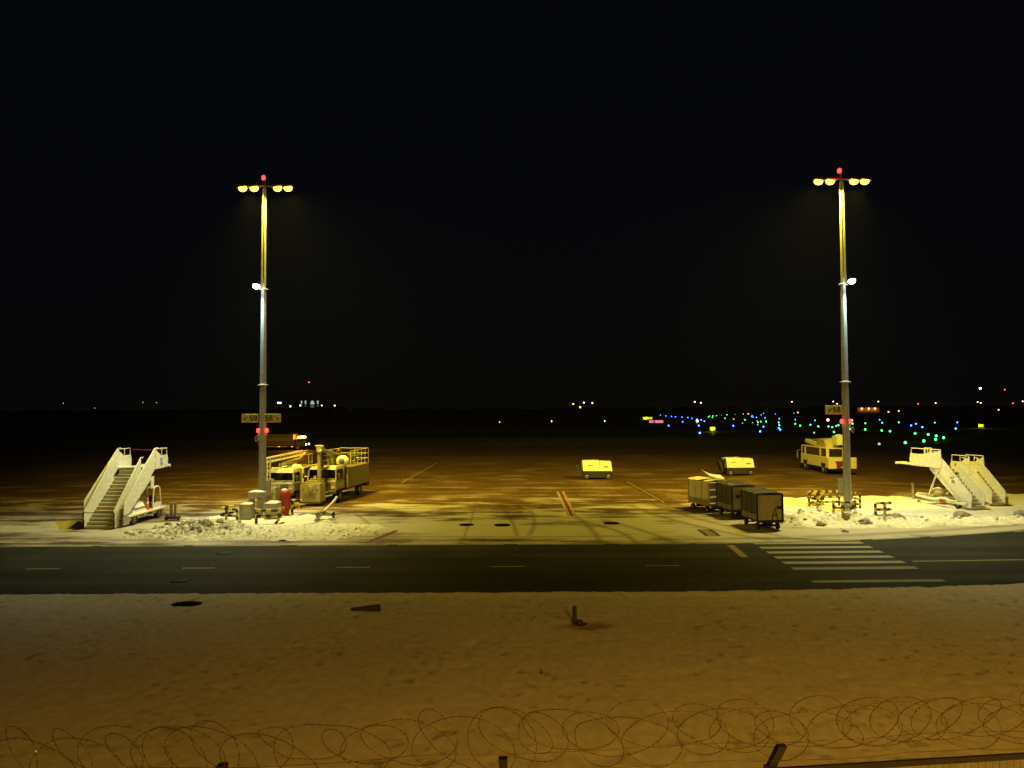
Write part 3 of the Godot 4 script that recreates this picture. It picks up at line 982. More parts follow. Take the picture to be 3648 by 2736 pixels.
	# ---- the short stairs behind it
	var s2 := thing("short_stairs", "shorter white passenger stairs at the right, open steps facing the road", "passenger stairs", V(33.55, 0.12, -47.75), 6.0, "passenger stairs on the right snow bank")
	stairs(s2, {"w": 0.95, "rise": 2.1, "run": 2.35, "n": 11, "pl": 1.3, "wall": 0.7, "tongue": 0.3, "guard": 0.95, "gusset": true, "panel_from": -0.55, "panel": M.white, "rail": M.white_rail, "step": M.step_light})
	var base := MB.new()
	base.box(V(0, 0.3, -2.6), V(1.3, 0.14, 3.2), 0.03)
	part(s2, "chassis", base, M.white)
	for x in [-0.6, 0.72]:
		for z in [-1.6, -3.7]:
			wheel(s2, V(x, 0.2, z), 0.22, 0.16, signf(x))
	for x in [-0.45, 0.45]:
		var leg := MB.new()
		leg.tube(V(x, 0.3, -3.4), V(x, 2.1, -3.0), 0.06, 0.06, 7)
		part(s2, "leg", leg, M.white_rail)
	var em2 := MB.new()
	em2.box(V(-0.635, 2.55, -3.1), V(0.012, 0.16, 0.14))
	part(s2, "emblem", em2, M.blue)
	var foot := MB.new()
	foot.box(V(0.85, 0.3, -0.3), V(0.16, 0.5, 0.3), 0.03)
	part(s2, "stabiliser", foot, M.cream)

# ------------------------------------------------------------------ trucks
func plate(t: Node3D, called: String, c: Vector3, s: Vector3, m: Material, bev := 0.0) -> MeshInstance3D:
	var b := MB.new()
	b.box(c, s, bev)
	return part(t, called, b, m)

func railing(b: MB, pts: Array, y0: float, ys: Array, r: float, posts_every := 1.0) -> void:
	for y in ys:
		var p := []
		for q in pts:
			p.append(V(q.x, y, q.y))
		b.path(p, r, 6)
	for i in pts.size() - 1:
		var a: Vector2 = pts[i]
		var c: Vector2 = pts[i + 1]
		var n := maxi(1, int(a.distance_to(c) / posts_every))
		for k in n + 1:
			var q := a.lerp(c, float(k) / n)
			b.tube(V(q.x, y0, q.y), V(q.x, ys[0], q.y), r, r, 6)

func truck_cab(t: Node3D, w: float, y0: float, y1: float, d: float, body: Material) -> void:
	# a forward cab with its face at z = 0
	var hw := w * 0.5
	var belt := lerpf(y0, y1, 0.42)
	var lower := MB.new()
	lower.box(V(0, (y0 + belt) * 0.5, -d * 0.5), V(w, belt - y0, d), 0.06)
	part(t, "cab", lower, body)
	var roof := MB.new()
	roof.hexa([V(-hw + 0.08, y1 - 0.22, -0.16), V(hw - 0.08, y1 - 0.22, -0.16), V(hw - 0.05, y1 - 0.22, -d), V(-hw + 0.05, y1 - 0.22, -d), V(-hw + 0.18, y1, -0.36), V(hw - 0.18, y1, -0.36), V(hw - 0.12, y1, -d + 0.05), V(-hw + 0.12, y1, -d + 0.05)])
	part(t, "cab_roof", roof, body)
	for s in [-1, 1]:
		var pil := MB.new()
		pil.tube(V(s * (hw - 0.05), belt - 0.02, -0.04), V(s * (hw - 0.12), y1 - 0.18, -0.2), 0.06, 0.055, 6)
		part(t, "pillar", pil, body)
		var back := MB.new()
		back.box(V(s * (hw - 0.06), (belt + y1 - 0.2) * 0.5, -d + 0.1), V(0.1, y1 - 0.2 - belt, 0.2), 0.02)
		part(t, "pillar", back, body)
		var win := MB.new()
		win.box(V(s * (hw - 0.06), (belt + y1 - 0.2) * 0.5, -d * 0.5), V(0.02, y1 - 0.24 - belt, d - 0.4))
		part(t, "side_window", win, M.glass_dark)
		var mir := MB.new()
		mir.path([V(s * hw, belt + 0.5, -0.1), V(s * (hw + 0.22), belt + 0.55, 0.05)], 0.018, 5)
		mir.box(V(s * (hw + 0.24), belt + 0.35, 0.05), V(0.16, 0.4, 0.05), 0.02)
		part(t, "mirror", mir, M.dark_grey)
		var hl := MB.new()
		hl.box(V(s * (hw - 0.28), y0 + 0.2, 0.01), V(0.3, 0.16, 0.04), 0.02)
		part(t, "headlight", hl, M.lens)
	var ws := MB.new()
	ws.hexa([V(-hw + 0.1, belt + 0.02, -0.05), V(hw - 0.1, belt + 0.02, -0.05), V(hw - 0.1, belt + 0.02, -0.07), V(-hw + 0.1, belt + 0.02, -0.07), V(-hw + 0.17, y1 - 0.22, -0.2), V(hw - 0.17, y1 - 0.22, -0.2), V(hw - 0.17, y1 - 0.22, -0.22), V(-hw + 0.17, y1 - 0.22, -0.22)])
	part(t, "windscreen", ws, M.glass)
	plate(t, "cab_back", V(0, (belt + y1 - 0.2) * 0.5, -d + 0.03), V(w - 0.2, y1 - 0.25 - belt, 0.04), M.dark_grey)
	plate(t, "dashboard", V(0, belt + 0.06, -0.35), V(w - 0.3, 0.12, 0.4), M.cream, 0.03)
	for s in [-1, 1]:
		var seat := MB.new()
		seat.box(V(s * w * 0.24, belt + 0.3, -d + 0.4), V(0.5, 0.7, 0.16), 0.05)
		seat.box(V(s * w * 0.24, belt + 0.72, -d + 0.4), V(0.26, 0.2, 0.1), 0.04)
		part(t, "seat", seat, M.seat)
	var wip := MB.new()
	for s in [-0.5, 0.3]:
		wip.path([V(s, belt + 0.04, 0.0), V(s + 0.45, belt + 0.28, -0.05)], 0.012, 4)
	part(t, "wiper", wip, M.tar)
	var gr := MB.new()
	gr.box(V(0.38, y0 + 0.38, 0.012), V(0.62, 0.32, 0.02))
	var g := part(t, "grille", gr, M.tar)
	for k in 4:
		var sl := MB.new()
		sl.box(V(0.38, y0 + 0.27 + k * 0.075, 0.03), V(0.6, 0.025, 0.03))
		part(g, "slat", sl, body)
	plate(t, "bumper", V(0, y0 - 0.12, 0.0), V(w, 0.26, 0.2), M.dark_grey, 0.04)
	plate(t, "paper", V(-w * 0.28, belt + 0.2, -0.3), V(0.24, 0.2, 0.05), M.white_plain, 0.01)
	plate(t, "number_plate", V(0.25, y0 - 0.1, 0.11), V(0.5, 0.1, 0.015), M.white_plain)

func operator_box(t: Node3D, c: Vector3, s: Vector3) -> void:
	# an open aerial work basket hung low in front of the cab
	plate(t, "basket_floor", V(c.x, c.y + 0.05, c.z), V(s.x + 0.2, 0.08, s.z + 0.1), M.tar, 0.01)
	plate(t, "basket_front", V(c.x, c.y + s.y * 0.5 + 0.1, c.z + s.z * 0.5), V(s.x, s.y, 0.05), M.cream, 0.02)
	for q in [-1, 1]:
		plate(t, "basket_side", V(c.x + q * s.x * 0.5, c.y + s.y * 0.5 + 0.1, c.z), V(0.05, s.y, s.z), M.cream, 0.02)
	plate(t, "basket_back", V(c.x, c.y + s.y * 0.5 + 0.1, c.z - s.z * 0.5), V(s.x, s.y, 0.05), M.cream, 0.02)
	for k in [-0.12, 0.28]:
		plate(t, "basket_seam", V(c.x + k * s.x, c.y + s.y * 0.5 + 0.1, c.z + s.z * 0.5 + 0.03), V(0.03, s.y * 0.96, 0.02), M.rim)
	plate(t, "lamp_box", V(c.x + 0.05, c.y + s.y * 0.86, c.z + s.z * 0.5 + 0.06), V(0.34, 0.3, 0.1), M.cream, 0.02)
	plate(t, "worn_patch", V(c.x - 0.05, c.y + s.y * 0.42, c.z + s.z * 0.5 + 0.028), V(s.x * 0.62, s.y * 0.32, 0.01), M.tan)
	var b := MB.new()
	railing(b, [Vector2(c.x - s.x * 0.5, c.z - s.z * 0.5), Vector2(c.x - s.x * 0.5, c.z + s.z * 0.5), Vector2(c.x + s.x * 0.5, c.z + s.z * 0.5), Vector2(c.x + s.x * 0.5, c.z - s.z * 0.5)], c.y + s.y, [c.y + s.y + 0.14], 0.022)
	b.path([V(c.x - s.x * 0.4, c.y + s.y + 0.16, c.z + s.z * 0.3), V(c.x - s.x * 0.1, c.y + s.y + 0.3, c.z), V(c.x + s.x * 0.15, c.y + s.y + 0.28, c.z), V(c.x + s.x * 0.2, c.y + s.y, c.z + s.z * 0.2)], 0.03, 6)
	part(t, "basket_rail", b, M.rim)
	for q in [-0.36, 0.36]:
		var d := MB.new()
		d.lathe([Vector2(0.0, 0.02), Vector2(0.07, 0.02), Vector2(0.08, 0.0)], Vector3.ZERO, 12)
		var o := part(t, "rivet_disc", d, M.tan)
		o.position = V(c.x + q * s.x, c.y + s.y * 0.8, c.z + s.z * 0.5 + 0.025)
		o.rotation.x = PI / 2

func build_trucks() -> void:
	# ---- de-icing truck with the mast column, right of the left light mast
	var t := thing("deicing_truck", "de-icing truck with railed tank top, hose reel and basket hung before its cab", "truck", V(-14.1, 0, -51.0), -8.0, "de-icing trucks")
	truck_cab(t, 2.3, 0.95, 2.68, 1.6, M.cab_cream)
	cap_snow(t, V(0.45, 2.68, -0.8), V(0.7, 0.05, 0.5))
	plate(t, "frame", V(0, 0.75, -3.2), V(1.0, 0.3, 6.0), M.tar)
	plate(t, "tank_body", V(0.1, 1.72, -4.15), V(2.45, 1.6, 4.6), M.tan_dark, 0.05)
	plate(t, "corner_post", V(1.28, 1.75, -1.83), V(0.08, 1.5, 0.1), M.cream)
	plate(t, "exhaust_stack", V(0.95, 1.7, -1.68), V(0.2, 1.5, 0.12), M.tar)
	plate(t, "rear_step", V(0.1, 0.85, -6.5), V(2.3, 0.5, 0.5), M.tar, 0.03)
	for z in [-0.85, -4.9]:
		for s in [-1, 1]:
			wheel(t, V(s * 1.0, 0.46, z), 0.46, 0.3, s)
	plate(t, "mudguard", V(1.08, 0.98, -0.85), V(0.22, 0.1, 1.1), M.dark_grey, 0.03)
	var r := MB.new()
	railing(r, [Vector2(1.3, -2.4), Vector2(1.3, -6.4), Vector2(-1.05, -6.4), Vector2(-1.05, -2.6)], 2.5, [3.7, 3.3, 2.9], 0.028, 0.8)
	railing(r, [Vector2(-1.05, -0.1), Vector2(-1.05, -0.7)], 2.68, [3.6, 3.0], 0.026, 0.7)
	part(t, "railing", r, M.rail_yellow)
	var box1 := MB.new()
	box1.box(V(-0.05, 3.0, -3.3), V(0.9, 0.9, 1.6), 0.05)
	box1.box(V(0.3, 3.0, -4.6), V(0.9, 0.7, 0.9), 0.05)
	part(t, "pump_house", box1, M.dark_grey)
	for k in 3:
		var arch := MB.new()
		arch.path([V(-0.3 + k * 0.38, 2.6, -2.0), V(-0.3 + k * 0.38, 3.15, -2.0), V(-0.02 + k * 0.38, 3.17, -2.0), V(-0.02 + k * 0.38, 2.75, -2.0)], 0.035, 6)
		part(t, "pipe", arch, M.cream)
	var reel := MB.new()
	reel.lathe([Vector2(0.0, 0.2), Vector2(0.42, 0.2), Vector2(0.44, 0.16), Vector2(0.3, 0.13), Vector2(0.3, -0.13), Vector2(0.44, -0.16), Vector2(0.42, -0.2), Vector2(0.0, -0.2)], Vector3.ZERO, 24)
	var ro := part(t, "hose_reel", reel, M.white)
	ro.position = V(0.92, 2.98, -1.75)
	ro.rotation.x = PI / 2
	var hub := MB.new()
	hub.lathe([Vector2(0.0, 0.23), Vector2(0.05, 0.235), Vector2(0.22, 0.225), Vector2(0.24, 0.2)], Vector3.ZERO, 20)
	part(ro, "blue_hub", hub, M.blue)
	plate(t, "reel_stand", V(0.72, 2.82, -1.75), V(0.3, 0.5, 0.4), M.cream, 0.03)
	operator_box(t, V(-0.2, 0.2, 1.05), V(1.5, 1.28, 0.9))
	plate(t, "mast_column", V(0.03, 2.2, 0.42), V(0.28, 3.7, 0.24), M.cream, 0.03)
	var head := MB.new()
	head.box(V(0.05, 4.02, 0.35), V(0.42, 0.5, 0.5), 0.05)
	head.box(V(-0.05, 4.26, 0.4), V(0.44, 0.1, 0.42), 0.03)
	head.ball(V(0.15, 3.85, 0.55), V(0.14, 0.16, 0.14), 8, 6)
	part(t, "mast_head", head, M.rail_yellow)
	var boom := MB.new()
	boom.path([V(0.15, 3.95, 0.2), V(0.1, 3.4, -2.6), V(0.1, 3.1, -4.2)], 0.14, 6)
	part(t, "boom", boom, M.tan_dark)
	var hose := MB.new()
	hose.path([V(0.22, 3.9, 0.5), V(0.3, 3.4, 0.45), V(0.2, 2.9, 0.45), V(0.36, 2.5, 0.4), V(0.3, 2.2, 0.38)], 0.06, 7)
	hose.path([V(0.28, 3.8, 0.42), V(0.38, 3.2, 0.4), V(0.28, 2.7, 0.4)], 0.045, 7)
	part(t, "hose", hose, M.tar)
	var beacon := MB.new()
	beacon.lathe([Vector2(0.0, 0.14), Vector2(0.06, 0.12), Vector2(0.07, 0.0)], V(0.35, 3.73, -2.4), 10)
	part(t, "beacon", beacon, M.orange)
	# ---- de-icing truck half behind the light mast
	var u := thing("deicing_truck", "de-icing truck with lattice ladder boom, half hidden behind the left light mast", "truck", V(-17.25, 0, -51.1), -2.0, "de-icing trucks")
	truck_cab(u, 2.2, 0.85, 2.45, 1.6, M.cab_cream)
	cap_snow(u, V(0.2, 2.45, -0.7), V(1.2, 0.05, 0.5))
	plate(u, "frame", V(0, 0.65, -3.4), V(1.0, 0.3, 6.4), M.tar)
	plate(u, "tank_body", V(-0.1, 1.5, -4.3), V(2.35, 1.7, 4.6), M.tan_dark, 0.04)
	plate(u, "corner_post", V(1.1, 1.5, -1.95), V(0.16, 1.85, 0.16), M.yellow_white, 0.02)
	plate(u, "roof_edge", V(-0.1, 2.42, -1.98), V(2.5, 0.12, 0.16), M.yellow_white, 0.02)
	plate(u, "roof_edge", V(1.1, 2.42, -4.4), V(0.14, 0.12, 4.7), M.yellow_white, 0.02)
	var arm := MB.new()
	arm.tube(V(1.2, 1.78, -2.0), V(1.85, 1.72, -2.1), 0.05, 0.03, 7)
	part(u, "marker_arm", arm, M.yellow_white)
	for z in [-0.9, -5.2]:
		for s in [-1, 1]:
			wheel(u, V(s * 0.95, 0.44, z), 0.44, 0.28, s)
	cap_snow(u, V(-0.4, 2.48, -2.6), V(0.7, 0.2, 0.6))
	cap_snow(u, V(0.35, 2.48, -2.7), V(0.8, 0.18, 0.5))
	var lat := MB.new()
	var a := V(-0.75, 3.05, 1.0)
	var e := V(0.25, 3.3, -4.9)
	for dx in [-0.2, 0.2]:
		for dy in [0.0, 0.32]:
			lat.tube(a + V(dx, dy, 0), e + V(dx, dy, 0), 0.03, 0.03, 6)
	for k in 12:
		var p := a.lerp(e, k / 12.0)
		var q := a.lerp(e, (k + 1) / 12.0)
		for dx in [-0.2, 0.2]:
			lat.tube(p + V(dx, 0, 0), q + V(dx, 0.32, 0), 0.018, 0.018, 5)
		lat.tube(p + V(-0.2, 0, 0), p + V(0.2, 0, 0), 0.018, 0.018, 5)
		lat.tube(p + V(-0.2, 0.32, 0), p + V(0.2, 0.32, 0), 0.018, 0.018, 5)
	part(u, "lattice_boom", lat, M.rail_yellow)
	var belly := MB.new()
	belly.path([V(-0.3, 2.75, -1.0), V(0.1, 2.95, -4.6)], 0.16, 8)
	part(u, "inner_boom", belly, M.tan)
	var strut := MB.new()
	strut.path([V(0.3, 3.45, -4.8), V(-0.1, 2.5, -3.2)], 0.06, 7)
	part(u, "boom_strut", strut, M.rail_yellow)
	for x in [-0.52, -0.32]:
		var pole := MB.new()
		pole.tube(V(x, 1.25, 0.95), V(x, 3.28, 0.95), 0.045, 0.045, 7)
		part(u, "ladder_pole", pole, M.rail_yellow)
	for k in 6:
		var rung := MB.new()
		rung.tube(V(-0.62, 1.6 + k * 0.3, 0.95), V(-0.3, 1.6 + k * 0.3, 0.95), 0.028, 0.028, 6)
		part(u, "ladder_rung", rung, M.rail_yellow)
	operator_box(u, V(-0.12, 0.15, 1.2), V(0.95, 1.05, 0.9))
	# ---- de-icing truck on the right, seen from behind
	var k := thing("deicing_truck", "de-icing truck seen from behind beyond the right light mast, bucket on its roof", "truck", V(33.55, 0, -70.2), -1.0, "de-icing trucks")
	plate(k, "lower_body", V(0, 1.2, -3.75), V(2.4, 1.1, 7.4), M.yellow_white, 0.05)
	plate(k, "under_frame", V(0, 0.55, -3.75), V(2.0, 0.25, 7.2), M.tar)
	plate(k, "cabin_roof", V(-0.05, 2.62, -4.2), V(2.2, 0.12, 6.4), M.yellow_white, 0.04)
	for s in [-1, 1]:
		for z in [-1.05, -2.5, -6.4, -7.3]:
			plate(k, "cabin_pillar", V(-0.05 + s * 1.05, 2.15, z), V(0.1, 0.85, 0.36 if z == -2.5 else 0.14), M.yellow_white, 0.02)
		for z in [[-4.4, 3.6], [-6.85, 0.75], [-1.7, 1.2]]:
			plate(k, "side_window", V(-0.05 + s * 1.06, 2.15, z[0]), V(0.03, 0.74, z[1]), M.glass_brown)
	plate(k, "rear_window", V(-0.2, 2.15, -1.02), V(1.3, 0.78, 0.03), M.glass_dark)
	plate(k, "rear_panel", V(0.78, 2.15, -1.03), V(0.55, 0.8, 0.05), M.yellow_white, 0.02)
	plate(k, "rear_curtain", V(-0.97, 2.15, -1.0), V(0.22, 0.8, 0.05), M.yellow_white, 0.02)
	plate(k, "windscreen", V(-0.05, 2.15, -7.36), V(2.0, 0.75, 0.03), M.glass_dark)
	for s in [-1, 1]:
		plate(k, "rear_board", V(s * 1.02, 1.2, 0.03), V(0.86, 1.15, 0.05), M.yellow_white, 0.015)
		for i in 7:
			plate(k, "red_tooth", V(s * 1.43, 0.72 + i * 0.16, 0.06), V(0.06, 0.08, 0.02), M.red)
	plate(k, "rear_opening", V(0, 1.0, 0.01), V(1.16, 0.75, 0.06), M.red_dark)
	plate(k, "rear_plate", V(0.02, 0.78, 0.05), V(0.3, 0.12, 0.02), M.yellow_white)
	plate(k, "rear_header", V(0, 1.58, 0.03), V(1.2, 0.38, 0.05), M.yellow_white, 0.015)
	plate(k, "tail_lamp", V(-0.62, 1.3, 0.07), V(0.2, 0.16, 0.04), M.red_dark, 0.01)
	for z in [-1.6, -6.2]:
		for s in [-1, 1]:
			wheel(k, V(s * 1.08, 0.45, z), 0.45, 0.3, s)
			plate(k, "wheel_arch", V(s * 1.2, 0.95, z), V(0.05, 0.3, 1.05), M.tar)
	var bm := MB.new()
	bm.box(V(-0.5, 2.98, -5.2), V(0.5, 0.42, 4.2), 0.04, Basis(Vector3.RIGHT, 0.09))
	part(k, "boom", bm, M.yellow_white)
	var bl := MB.new()
	bl.path([V(-0.5, 3.3, -7.0), V(-0.45, 3.42, -3.0)], 0.07, 6)
	part(k, "boom_ram", bl, M.tan)
	var tr := MB.new()
	tr.hexa([V(-0.75, 2.68, -1.9), V(0.5, 2.68, -1.9), V(0.5, 2.68, -3.2), V(-0.75, 2.68, -3.2), V(-1.1, 3.5, -1.6), V(0.5, 3.7, -1.6), V(0.5, 3.6, -3.6), V(-1.1, 3.5, -3.6)])
	part(k, "turret", tr, M.yellow_white)
	var bk := MB.new()
	bk.hexa([V(-0.2, 3.0, -0.6), V(0.5, 3.0, -0.6), V(0.5, 3.0, -1.4), V(-0.2, 3.0, -1.4), V(-0.32, 3.9, -0.5), V(0.62, 3.9, -0.5), V(0.62, 3.9, -1.5), V(-0.32, 3.9, -1.5)])
	part(k, "bucket", bk, M.white)
	cap_snow(k, V(0.15, 3.88, -1.0), V(0.9, 0.2, 0.9))
	var mr := MB.new()
	mr.path([V(-1.2, 2.2, -7.2), V(-1.55, 2.1, -7.4)], 0.03, 5)
	mr.box(V(-1.6, 1.6, -7.4), V(0.12, 0.9, 0.2), 0.03)
	part(k, "mirror", mr, M.rim)
	# ---- the truck driving past on the taxiway
	var d := thing("service_truck", "orange-yellow service truck on the far taxiway with amber beacon and headlamps lit", "truck", V(-38.6, 0, -117.0), 90.0)
	# its front points to +x, so local +z is its nose
	plate(d, "box_body", V(0, 1.75, -1.2), V(2.4, 1.9, 6.2), M.amber_paint, 0.06)
	plate(d, "body_stripe", V(-1.215, 1.85, -1.2), V(0.02, 0.5, 6.0), M.tan_dark)
	plate(d, "chassis", V(0, 0.65, -0.4), V(1.6, 0.35, 7.8), M.tar)
	plate(d, "side_rail", V(-1.2, 0.62, -1.4), V(0.06, 0.16, 4.4), M.cream)
	plate(d, "cab", V(0, 1.35, 2.95), V(2.3, 1.3, 1.7), M.amber_paint, 0.12)
	plate(d, "cab_window", V(-1.16, 1.7, 3.0), V(0.03, 0.5, 1.0), M.glass_dark)
	plate(d, "windscreen", V(0, 1.7, 3.81), V(1.9, 0.55, 0.03), M.glass_dark)
	for z in [-3.0, 2.6]:
		for s in [-1, 1]:
			wheel(d, V(s * 1.0, 0.45, z), 0.45, 0.3, s)
	for q in [V(-0.75, 2.14, 2.85), V(0.75, 2.14, 2.85)]:
		var b := MB.new()
		b.box(q, V(0.34, 0.3, 0.95), 0.08)
		part(d, "beacon_lamp", b, M.glow_amber)
	omni(d, "beacon_light", V(-1.15, 2.2, 2.85), 25.0, Color(1.0, 0.55, 0.1), 0.08)
	for s in [-1, 1]:
		var h := MB.new()
		h.ball(V(s * 0.85, 0.95, 3.85), V(0.16, 0.13, 0.1), 10, 6)
		part(d, "headlight", h, M.glow_head)
	spot(d, "headlight_beam", V(-0.85, 0.95, 3.97), V(0, -0.16, 1), 28.0, 60.0, Color(0.9, 0.93, 1.0), 0.08)
	for z in [-3.6, -0.6, 1.6]:
		var b := MB.new()
		b.box(V(-1.25, 0.62, z), V(0.06, 0.1, 0.3), 0.01)
		part(d, "marker_lamp", b, M.glow_marker)

# ------------------------------------------------------------------ apron equipment
func build_gpus() -> void:
	# ground power units: a white canopy over a dark base, towing arm folded up at its left end
	var t := thing("ground_power_unit", "white-topped ground power unit alone in the middle of the apron", "ground power unit", V(8.1, 0, -67.6), -3.0, "ground power units")
	var can := MB.new()
	can.hexa([V(-1.2, 0.82, 0.72), V(0.42, 0.82, 0.72), V(0.42, 0.82, -0.72), V(-1.2, 0.82, -0.72), V(-1.28, 1.78, 0.6), V(0.38, 1.8, 0.6), V(0.38, 1.8, -0.6), V(-1.28, 1.78, -0.6)])
	part(t, "canopy", can, M.white)
	var can2 := MB.new()
	can2.hexa([V(0.43, 0.82, 0.71), V(1.62, 0.82, 0.71), V(1.62, 0.82, -0.71), V(0.43, 0.82, -0.71), V(0.43, 1.75, 0.58), V(1.5, 1.72, 0.56), V(1.5, 1.72, -0.56), V(0.43, 1.75, -0.58)])
	part(t, "canopy", can2, M.white)
	plate(t, "base", V(0.18, 0.48, 0), V(2.8, 0.66, 1.4), M.tar, 0.03)
	plate(t, "control_panel", V(-1.33, 1.2, 0), V(0.16, 0.9, 1.2), M.dark_grey, 0.03)
	var pl := MB.new()
	pl.box(V(1.0, 1.22, 0.655), V(0.44, 0.12, 0.02), 0.0, Basis(Vector3.RIGHT, -0.14))
	pl.box(V(-0.5, 1.36, 0.655), V(0.5, 0.08, 0.02), 0.0, Basis(Vector3.RIGHT, -0.14))
	part(t, "data_plate", pl, M.rim)
	for x in [-0.85, 1.25]:
		for s in [-1, 1]:
			var o := Node3D.new()
			var ty := MB.new()
			ty.lathe([Vector2(0.12, -0.1), Vector2(0.27, -0.1), Vector2(0.3, -0.06), Vector2(0.3, 0.06), Vector2(0.27, 0.1), Vector2(0.0, 0.1)], Vector3.ZERO, 16)
			var w := part(t, "wheel", ty, M.rubber)
			w.position = V(x, 0.3, s * 0.62)
			w.rotation.x = PI / 2 * s
			var rim := MB.new()
			rim.lathe([Vector2(0.17, 0.105), Vector2(0.1, 0.12), Vector2(0.0, 0.11)], Vector3.ZERO, 14)
			part(w, "rim", rim, M.rim)
			o.free()
	var arm := MB.new()
	arm.hexa([V(-1.62, 0.4, 0.5), V(-1.45, 0.4, 0.5), V(-1.45, 0.4, -0.4), V(-1.62, 0.4, -0.4), V(-1.95, 1.4, 0.4), V(-1.7, 1.4, 0.4), V(-1.7, 1.4, -0.34), V(-1.95, 1.4, -0.34)])
	part(t, "tow_arm", arm, M.tar)
	cap_snow(t, V(-0.45, 1.78, 0.05), V(1.5, 0.05, 1.0))
	var c := copy_of(t, "white-topped ground power unit behind the baggage carts, right of the other one", V(22.9, 0, -70.6), 4.0)
	c.set_meta("group", "ground power units")

func build_carts() -> void:
	# covered baggage carts in a row; local +z is the end towards the road
	var dims := V(1.5, 1.52, 2.35)
	var make := func(label: String, at: Vector3, yaw: float, tarp: Material, frame: Material, front: Material, open_front: bool) -> Node3D:
		var t := thing("baggage_cart", label, "baggage cart", at, yaw, "covered baggage carts")
		var y0 := 0.5
		var y1 := y0 + dims.y
		plate(t, "bed", V(0, y0, -dims.z * 0.5), V(dims.x, 0.1, dims.z), frame, 0.02)
		for sx in [-1, 1]:
			for z in [-0.04, -dims.z + 0.04]:
				plate(t, "corner_post", V(sx * (dims.x * 0.5 - 0.04), (y0 + y1) * 0.5, z), V(0.09, dims.y, 0.09), frame, 0.02)
			wheel(t, V(sx * 0.58, 0.2, -0.35), 0.2, 0.13, sx)
			wheel(t, V(sx * 0.58, 0.2, -dims.z + 0.35), 0.2, 0.13, sx)
			# side curtain in three widths, sagging a little between the posts
			for k in 3:
				var z0: float = -0.1 - k * (dims.z - 0.2) / 3.0
				var z1: float = z0 - (dims.z - 0.2) / 3.0 + 0.025
				var b := MB.new()
				var rows := []
				for j in 7:
					var row := []
					for i in 7:
						var u := i / 6.0
						var w := j / 6.0
						row.append(V(sx * (dims.x * 0.5 - 0.015 - 0.03 * sin(PI * u) * sin(PI * w) + 0.008 * sin(u * 17.0 + k)), lerpf(y0 + 0.36, y1, w), lerpf(z0, z1, u)))
					rows.append(row)
				for j in 6:
					for i in 6:
						b.quad(rows[j][i], rows[j][i + 1], rows[j + 1][i + 1], rows[j + 1][i], V(0, rows[j][i].y, rows[j][i].z), 1)
				part(t, "side_curtain", b, tarp)
				plate(t, "side_board", V(sx * (dims.x * 0.5 - 0.02), y0 + 0.2, (z0 + z1) * 0.5), V(0.03, 0.28, absf(z1 - z0) - 0.02), M.board)
		# roof, a shallow barrel
		var rf := MB.new()
		for i in 8:
			var u0 := i / 8.0 * 2.0 - 1.0
			var u1 := (i + 1) / 8.0 * 2.0 - 1.0
			var h0 := y1 + 0.03 + 0.09 * (1.0 - u0 * u0)
			var h1 := y1 + 0.03 + 0.09 * (1.0 - u1 * u1)
			var hw := dims.x * 0.5 + 0.02
			rf.quad(V(u0 * hw, h0, 0.02), V(u1 * hw, h1, 0.02), V(u1 * hw, h1, -dims.z), V(u0 * hw, h0, -dims.z), V(0, 0, -1), 1)
		part(t, "roof", rf, tarp)
		for k in 4:
			var rb := MB.new()
			var pts := []
			for i in 9:
				var u := i / 8.0 * 2.0 - 1.0
				pts.append(V(u * (dims.x * 0.5 + 0.03), y1 + 0.035 + 0.09 * (1.0 - u * u), -0.05 - k * (dims.z - 0.1) / 3.0))
			rb.path(pts, 0.03, 6)
			part(t, "roof_bow", rb, frame)
		if not open_front:
			plate(t, "end_panel", V(0, (y0 + y1) * 0.5 + 0.02, -0.03), V(dims.x - 0.14, dims.y - 0.1, 0.04), front, 0.01)
			var fr := MB.new()
			fr.path([V(-dims.x * 0.5 + 0.02, y0, 0.02), V(-dims.x * 0.5 + 0.02, y1 - 0.04, 0.02), V(-dims.x * 0.5 + 0.1, y1 + 0.04, 0.02), V(0, y1 + 0.09, 0.02), V(dims.x * 0.5 - 0.1, y1 + 0.04, 0.02), V(dims.x * 0.5 - 0.02, y1 - 0.04, 0.02), V(dims.x * 0.5 - 0.02, y0, 0.02)], 0.05, 7)
			fr.box(V(0, y0 - 0.01, 0.03), V(dims.x, 0.12, 0.07), 0.02)
			part(t, "end_frame", fr, M.tar)
		plate(t, "end_panel", V(0, (y0 + y1) * 0.5 + 0.02, -dims.z + 0.03), V(dims.x - 0.14, dims.y - 0.1, 0.04), tarp, 0.01)
		var ax := MB.new()
		for z in [-0.35, -dims.z + 0.35]:
			ax.tube(V(-0.6, 0.2, z), V(0.6, 0.2, z), 0.05, 0.05, 6)
			ax.box(V(0, 0.36, z), V(0.5, 0.24, 0.3), 0.03)
		part(t, "axle", ax, M.tar)
		return t
	var c3: Node3D = make.call("dark grey covered baggage cart nearest the road, folded drawbar on its end panel", V(14.55, 0, -39.1), 3.0, M.tarp, M.tar, M.board_dark, false)
	var ab := MB.new()
	ab.path([V(0.1, 0.62, 0.06), V(0.26, 1.32, 0.09), V(0.42, 0.62, 0.06)], 0.028, 6)
	ab.path([V(0.15, 0.84, 0.07), V(0.37, 0.84, 0.07)], 0.022, 6)
	part(c3, "drawbar", ab, M.tar)
	plate(c3, "black_plate", V(0.54, 1.28, 0.03), V(0.3, 0.18, 0.03), M.tar, 0.02)
	plate(c3, "tow_hitch", V(0.0, 0.3, 0.1), V(0.7, 0.1, 0.3), M.tar, 0.03)
